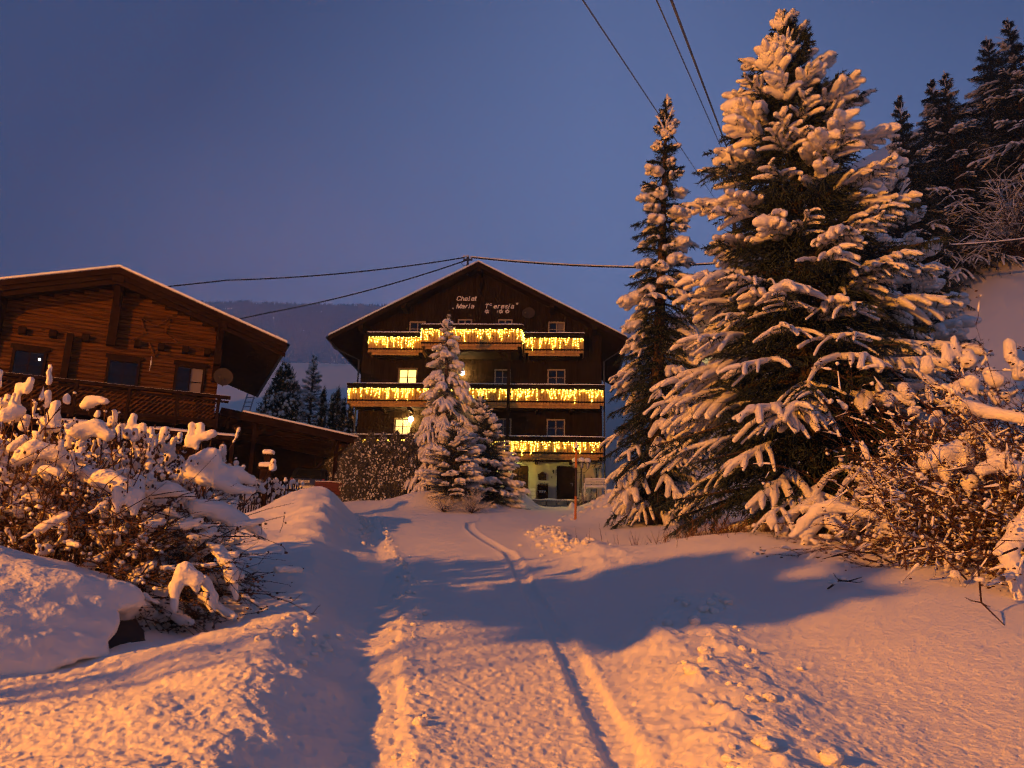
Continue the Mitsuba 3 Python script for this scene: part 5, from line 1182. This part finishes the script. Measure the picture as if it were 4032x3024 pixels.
def fallen_twigs():
    g = np.random.default_rng(51)
    for lab, pts in (('short broken twig stuck in the snow in front of the right bush', [(3.77, 9.4), (3.92, 9.42), (4.02, 9.4), (4.18, 9.38)]), ('forked bare branch reaching left out of the right bush over the snow', [(5.3, 10.9), (4.95, 10.7), (4.6, 10.6), (4.2, 10.6)]), ('thin curved twig hanging into the snow at the lower right', [(5.3, 8.2), (4.75, 8.0), (4.5, 7.6), (4.45, 7.2)])):
        k = thing('fallen_twig', lab, 'twig'); P = A([(x, y, z_at(x, y) + h) for (x, y), h in zip(pts, (.02, .09, .07, .10) if 'short' in lab else (.22, .24, .2, .12) if 'forked' in lab else (.55, .42, .12, .0))])
        m = MB().tube(P, [.012, .011, .009, .004], 5)
        for q in (1, 2, 2):
            d = g.normal(0, 1, 3) * [1, 1, .4] + [0, 0, .3]; d /= np.linalg.norm(d); m.tube([P[q], P[q] + d * .1, P[q] + d * .17 + [0, 0, .02]], [.006, .005, .002], 4)
        put(k + '__stem', m.done(), 'dark_twig', smooth=True)
        s = (P[1:3] + P[:2]) / 2 + [0, 0, .03]; put(k + '__snow', blobs(s, [(.07, .035, .03), (.05, .03, .025)], g, ICO2, .12), 'tree_snow', smooth=True)
fallen_twigs()

def dry_grass():
    g = np.random.default_rng(53); n = 1600; x = 6.0 + g.normal(0, 1.5, n); y = 15.1 + g.normal(0, .45, n); P = np.stack([x, y, ground_z(x, y, False) - .02], 1); D = g.normal(0, .35, (n, 3)) + [0, -.1, 1]; D /= np.linalg.norm(D, axis=1, keepdims=True)
    put('dry_grass', blades(P, D, g.uniform(.15, .5, n), .015, g), 'dry_grass', label='withered brown grass standing under the tallest spruce', cat='grass', kind='stuff')
dry_grass()
# ---------------------------------------------------------------- fence, feeder, stake, lamp post, bench
def fence():
    g = np.random.default_rng(61); k = thing('picket_fence', 'rough stick fence crusted with snow behind the drooping shrub', 'fence')
    A0, A1 = A([-8.6, 21.6]), A([-7.0, 26.4]); n = 40
    for i in range(n):
        u = (i + .5) / n; p = A0 + (A1 - A0) * u; z = z_at(*p); h = g.uniform(.78, 1.05); l = g.normal(0, .035, 2)
        put(k + '__picket', MB().tube([(p[0], p[1], z - .2), (p[0] + l[0], p[1] + l[1], z + h)], [.028, .02], 5).done(), 'twig', smooth=30)
    ra = MB()
    for h in (.3, .72):
        pts = [(*(A0 + (A1 - A0) * u), z_at(*(A0 + (A1 - A0) * u)) + h) for u in np.linspace(0, 1, 9)]; ra.tube(pts, .03, 6)
    put(k + '__rail', ra.done(), 'twig', smooth=40)
    u = g.random(230); p = A0 + (A1 - A0) * u[:, None]; z = ground_z(p[:, 0], p[:, 1], False) + g.choice([.34, .76, .95, .55], 230) + g.normal(0, .06, 230)
    s = g.uniform(.03, .085, (230, 1)); put(k + '__snow', blobs(np.stack([p[:, 0] - .02, p[:, 1] - .04, z], 1), s * A([.8, .8, 1.25]), g, ICO1, .2), 'tree_snow', kind='stuff', smooth=True)
fence()
def feeder():
    x, y = -7.55, 24.0; z = z_at(x, y); k = thing('bird_house', 'little wooden bird house on a post with two caps of snow, by the stick fence', 'bird house'); f = Frame((x, y, z))
    put(k + '__post', MB(f).box(-.06, .06, -.06, .06, -.3, 1.0).done(), 'dark_wood')
    put(k + '__house', MB(f).box(-.17, .17, -.15, .15, 1.0, 1.32).box(-.09, .09, -.09, .09, 1.42, 1.72).done(), 'dark_wood')
    MB(f).box(-.26, .26, -.22, .22, 1.32, 1.36).box(-.17, .17, -.16, .16, 1.72, 1.76).each(k + '__roof', 'dark_wood')
    F = Field((x - .5, y - .45, z + 1.2), (x + .5, y + .45, z + 2.2), .022, 30.0)
    for a in (-.12, .12): F.capsule((x - .15, y + a, z + 1.43), (x + .15, y + a, z + 1.43), .095, .095); F.capsule((x - .09, y + a * .6, z + 1.84), (x + .09, y + a * .6, z + 1.84), .085, .085)
    put(k + '__snow', F.mesh(.01, .12, 3), 'puff_snow', kind='stuff', smooth=True)
feeder()
def stake():
    x, y = 2.24, 26.4; z = z_at(x, y); k = thing('snow_stake', 'slim orange and dark banded snow stake standing right of the lane', 'snow stake'); lx = -.012
    seg = [(-.4, .78, 'stake_orange'), (.78, 1.75, 'stake_dark'), (1.75, 2.38, 'stake_orange')]
    for a, b, m in seg: put(k + '__band', MB().tube([(x + lx * -a, y, z + a), (x + lx * -b, y, z + b)], .042, 9).done(), m, smooth=40)
    put(k + '__cap', MB().tube([(x + .029, y, z + 2.38), (x + .029, y, z + 2.44)], .046, 9).done(), 'stake_dark', smooth=40)
    put(k + '__snow', MB().tube([(x + .029, y, z + 2.43), (x + .03, y, z + 2.52), (x + .03, y, z + 2.62), (x + .03, y, z + 2.68)], [.05, .055, .035, .006], 9).done(), 'tree_snow', smooth=True)
stake()
def lamp_post():
    p = CH((5.28, -2.6, 0)); x, y = p[0], p[1]; z = CZ - .1; f = Frame((x, y, z)); k = thing('lamp_post', 'dark unlit garden lamp post with three lanterns capped in snow, by the chalet doors', 'lamp post')
    m = MB(f).tube([(0, 0, -.3), (0, 0, .25), (0, 0, .3), (0, 0, .9), (0, 0, 1.75)], [.09, .09, .05, .045, .035], 10); put(k + '__pole', m.done(), 'dark_metal', smooth=40)
    caps, g = [], np.random.default_rng(3)
    for dx, dz in ((-.30, 1.72), (0.02, 1.50), (.32, 1.72)):
        a = put(k + '__arm', MB(f).tube([(0, 0, 1.45), (dx * .6, 0, 1.42 if dx else 1.6), (dx, 0, dz - .12 if dx else 1.74)], .016, 6).done(), 'dark_metal', smooth=40)
        zz = dz if abs(dx) > .1 else 1.74
        l = MB(f)
        for q in range(6): t = q * math.pi / 3; l.bar((dx + .07 * math.cos(t), .07 * math.sin(t), zz - .1), (dx + .12 * math.cos(t), .12 * math.sin(t), zz + .16), .014, .014)
        put(k + '__lantern', l.done(), 'dark_metal')
        put(k + '__lantern__glass', (f(MB().tube([(dx, 0, zz - .09), (dx, 0, zz + .15)], [.06, .105], 6).done()[0]), MB().tube([(0, 0, 0), (0, 0, 1)], [.06, .1], 6).done()[1]), 'lamp_glass')
        put(k + '__lantern__hat', MB(f).tube([(dx, 0, zz + .16), (dx, 0, zz + .2), (dx, 0, zz + .24)], [.16, .12, .02], 8).done(), 'dark_metal', smooth=40)
        caps.append((dx, 0, zz + .30))
    put(k + '__snow', blobs(f(A(caps)), [(.16, .16, .14)] * 3, g, ICO2, .06), 'tree_snow', smooth=True)
lamp_post()
def bench():
    p = CH((5.95, -3.0, 0)); f = yawed((p[0], p[1], CZ + .1), -10); k = thing('garden_bench', 'white garden bench padded with snow at the right of the chalet doors', 'bench')
    s = MB(f)
    for xx in (-.5, .5): s.box(xx - .03, xx + .03, -.25, -.19, -.3, .42); s.box(xx - .03, xx + .03, .19, .25, -.3, .85); s.box(xx - .035, xx + .035, -.28, .19, .58, .63); s.box(xx - .03, xx + .03, -.27, -.21, .42, .58)
    s.each(k + '__frame', 'white_paint')
    for i in range(4): put(k + '__slat', MB(f).box(-.55, .55, -.24 + i * .105, -.155 + i * .105, .42, .445).done(), 'white_paint')
    for i in range(3): put(k + '__back_slat', MB(f).box(-.47, .47, .205, .23, .52 + i * .12, .60 + i * .12).done(), 'white_paint')
    put(k + '__snow', snow_layer(f, np.linspace(-.56, .56, 12), np.linspace(-.25, .19, 8), lambda X: 0 * X + .45, .10, 5, .02), 'tree_snow', smooth=50); put(k + '__snow', snow_layer(f, np.linspace(-.54, .54, 12), np.linspace(.17, .26, 4), lambda X: 0 * X + .86, .09, 6, .02), 'tree_snow', smooth=50)
bench()
bare_tree('snowy_shrub', 'little snowy shrub lit yellow beside the garden bench', CH((5.45, -3.2, 0))[0], CH((5.45, -3.2, 0))[1], .95, .6, 94, 22)
def skis():
    k = thing('garden_tools', 'dark long handled tools leaning on the plaster wall right of the chalet doors', 'tools')
    for i, (x, h, t) in enumerate(((5.25, 1.35, .06), (5.55, 1.6, -.05), (5.85, 1.45, .05), (6.15, 1.9, .02))):
        q = put(k + '__handle', MB(CH).tube([(x, -.35, CZ), (x + t, -.04, CZ + h)], .022, 6).done(), 'dark_wood'); put(q + '__blade', MB(CH).box(x - .11, x + .11, -.39, -.36, CZ, CZ + .3).done(), 'dark_metal')
skis()
# ---------------------------------------------------------------- cables
def cable(label, pts, r, sag, snow=0.0, mat='black_cable', seed=0, name='power_cable'):
    k = thing(name, label, 'cable', None); out = []
    for a, b in zip(pts[:-1], pts[1:]):
        a, b = A(a, float), A(b, float); s = np.linspace(0, 1, 25)
        p = a + (b - a) * s[:, None]; p[:, 2] -= sag * 4 * s * (1 - s); out.append(p)
    P = np.concatenate(out)
    put(k + '__wire', MB().tube(P, r, 6).done(), mat, smooth=True)
    if snow:
        g = np.random.default_rng(seed); m = MB()
        for a in range(0, len(P) - 3, 3):
            if g.random() < .85: q = P[a:a + 4] + A([0, 0, r + snow * .6]); m.tube(q, snow * g.uniform(.7, 1.1) * A([.7, 1, 1, .7]), 6)
        put(k + '__snow', m.done(), 'tree_snow', kind='stuff', smooth=True)
q = CH((-1.22, -.6, 18.95)); q2 = CH((-1.05, -.6, 18.80)); q3 = CH((-.78, -.6, 18.95))
cable('upper black cable from the chalet roof pole to the left, over the log house', [q, (-15.6, 39.5, 16.9), (-34, 38, 14.5)], .035, .25)
cable('lower black cable from the chalet roof pole to the left, towards the log house eave', [q2, (-13.4, 40.0, 15.25), (-30, 39, 11.5)], .035, .25)
cable('snow topped cable running right from the chalet roof pole behind the spruces', [q3, (6.7, 38, 17.55), (20.7, 36.0, 18.2), (25.5, 33.0, 17.6)], .035, .12, .045, seed=3)
cable('leftmost of the three cables slanting down from the top edge', [(-3.49, -1.3, 6.34), (1.13, 12.0, 11.85), (14.3, 50.0, 27.57)], .016, .0, 0, 'grey_cable')
cable('middle thin cable of the three slanting down from the top edge', [(-2.35, -1.3, 6.37), (2.48, 12.0, 11.88), (16.27, 50.0, 27.62)], .014, .0, 0, 'grey_cable')
cable('rightmost and thickest of the three cables slanting down from the top edge', [(-2.04, -1.3, 6.38), (2.75, 12.0, 11.89), (16.43, 50.0, 27.62)], .026, .0, 0, 'grey_cable')
def utility_pole():
    k = thing('utility_pole', 'wooden cable pole up the slope, hidden behind the tallest spruce', 'pole')
    put(k + '__pole', MB().tube([(15.4, 50.1, z_at(15.4, 50.1) - .5), (15.4, 50.1, 28.0)], [.17, .12], 9).done(), 'bark', smooth=40)
    put(k + '__crossarm', MB().box(14.1, 16.6, 50.0, 50.2, 27.35, 27.52).done(), 'dark_wood')
utility_pole()

# ---------------------------------------------------------------- the house up the slope, glimpsed through the tallest spruce
def neighbour():
    f = yawed((14.2, 50.0, 0), -10); z0 = z_at(14.2, 50) - 1.0; k = tag('neighbour_house', 'far pale house with a lamp, glimpsed through the branches of the tallest spruce', 'house')
    m = MB(f); m.prism([(-4, z0), (4, z0), (4, 17.6), (0, 19.6), (-4, 17.6)], 0, 7); put(k + '__wall', m.done(), 'plaster')
    for s in (-1, 1):
        m = MB(f); p = [(0, 19.7), (s * 4.8, 17.3), (s * 4.8, 17.15), (0, 19.55)]; m.prism(p, -1, 8); r = put(k + '__roof', m.done(), 'dark_wood')
        m = MB(f); p = [(0, 19.98), (s * 4.85, 17.55), (s * 4.8, 17.31), (0, 19.71)]; m.prism(p, -1.05, 8); put(r + '__roof_snow', m.done(), 'tree_snow')
    for x in (-2.2, 1.4): window(k, Frame(f.o, *f.m), x, x + .9, 14.6, 15.8, -.03)
    b = trimesh.creation.icosphere(2); b.apply_scale(.14); put(k + '__lamp', (f(A(b.vertices) + A([-1.2, -.6, 16.5])), b.faces), 'lamp_glass', smooth=True, emitter=glow(70, 52, 20, .3))
neighbour()

# ---------------------------------------------------------------- the far mountainside and the air before it
def mz(x, y):
    d = y - 1760
    return 462 + .62 * d - .66 * np.clip(d - 560, 0, None) - 500 * sstep(-400, 440, x) - 180 * sstep(-1040, -1600, x) + 26 * nz2(x, y, 420, 71, 3)
def mountain():
    x = np.linspace(-2000, 900, 120); y = np.linspace(1520, 3400, 90); X, Y = np.meshgrid(x, y, indexing='ij'); Z = mz(X.ravel(), Y.ravel()).reshape(X.shape)
    v = np.stack([X, Y, Z], -1).reshape(-1, 3); n = len(y); i, j = np.meshgrid(np.arange(len(x) - 1), np.arange(n - 1), indexing='ij'); a = (i * n + j).ravel()
    put('mountainside', (v, np.vstack([np.stack([a, a + n, a + n + 1], 1), np.stack([a, a + n + 1, a + 1], 1)])), 'tree_snow', kind='structure', label='steep far mountainside fading into mist', smooth=True)
    g = np.random.default_rng(73); n = 52000; x, y = g.uniform(-1150, -120, n), 1620 + 800 * g.random(n); keep = (meshkit.fbm(np.stack([x / 120, y / 120, 0 * x], -1), 3, 5) > .30); x, y = x[keep], y[keep]
    z = mz(x, y); N = len(x); h = g.uniform(14, 26, N); w = h * g.uniform(.13, .19, N)
    lay = [(0.06, 1.0), (.45, .45), (.45, .72), (1, .0)]; S = 5; a = np.arange(S) * 2 * np.pi / S
    ring = np.stack([np.stack([np.cos(a) * r, np.sin(a) * r, np.full(S, t)], 1) for t, r in lay]).reshape(-1, 3)
    V = ring[None] * (1 + g.normal(0, .22, (N, len(ring), 1)) * [1, 1, .06]) * np.stack([w, w, h], 1)[:, None] + np.stack([x, y, z - .3], 1)[:, None]
    f = []
    for q in range(len(lay) - 1):
        for j in range(S): u, b = q * S + j, q * S + (j + 1) % S; f += [(u, b, u + S), (b, b + S, u + S)]
    f = (A(f)[None] + (np.arange(N) * len(ring))[:, None, None]).reshape(-1, 3)
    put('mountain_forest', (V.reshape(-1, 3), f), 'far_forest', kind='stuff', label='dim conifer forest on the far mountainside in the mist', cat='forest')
mountain()
def far_lamp(label, x, y, z, L, r=.5):
    k = thing('far_lamp', label, 'lamp'); z0 = float(mz(A([x]), A([y]))[0]); z = z0 + 24
    put(k + '__pole', MB().tube([(x, y, z0 - 2), (x, y, z)], .12, 6).done(), 'dark_metal')
    b = trimesh.creation.icosphere(1); b.apply_scale(r); b.apply_translation([x, y, z + r]); put(k + '__globe', b, 'lamp_glass', smooth=True, emitter=glow(*L, .1))
far_lamp('bright far lamp on the misty mountainside left of the cables', -704, 2160, 0, (60, 42, 24), 2.0)
far_lamp('faint far lamp on the misty mountainside near the chalet roof', -575, 2028, 0, (40, 32, 24), 1.5)
def slope_light():
    """the floodlight below the far wood, itself hidden by the snowy crest; it lights the mountainside orange"""
    x, y = -432.0, 1640.0; z = min(float(mz(A([x]), A([y]))[0]) + 30, 416.0); k = thing('far_floodlight', 'orange light behind the snowy crest between the houses, glowing on the far wood', 'lamp')
    put(k + '__mast', MB().tube([(x, y, z - 60), (x, y, z)], .4, 8).done(), 'dark_metal')
    b = trimesh.creation.icosphere(2); b.apply_scale(2.0); b.apply_translation([x, y, z + 2]); put(k + '__bulb', b, 'lamp_glass', smooth=True, emitter=glow(17000, 5300, 1300, 1.0))
slope_light()
HAZE = 0.00045
bs('haze_air', {'type': 'homogeneous', 'albedo': {'type': 'rgb', 'value': [.97, .97, .97]}, 'sigma_t': HAZE, 'phase': {'type': 'hg', 'g': 0.4}})
scene['haze'] = {'type': 'cube', 'to_world': T().translate([-500, 1700, 430]).scale([1600, 1850, 442]), 'bsdf': {'type': 'null'}, 'interior': {'type': 'ref', 'id': 'haze_air'}}
tag('haze', 'thin evening mist filling the valley air', 'mist', kind='stuff')
scene['camera']['medium'] = {'type': 'ref', 'id': 'haze_air'}
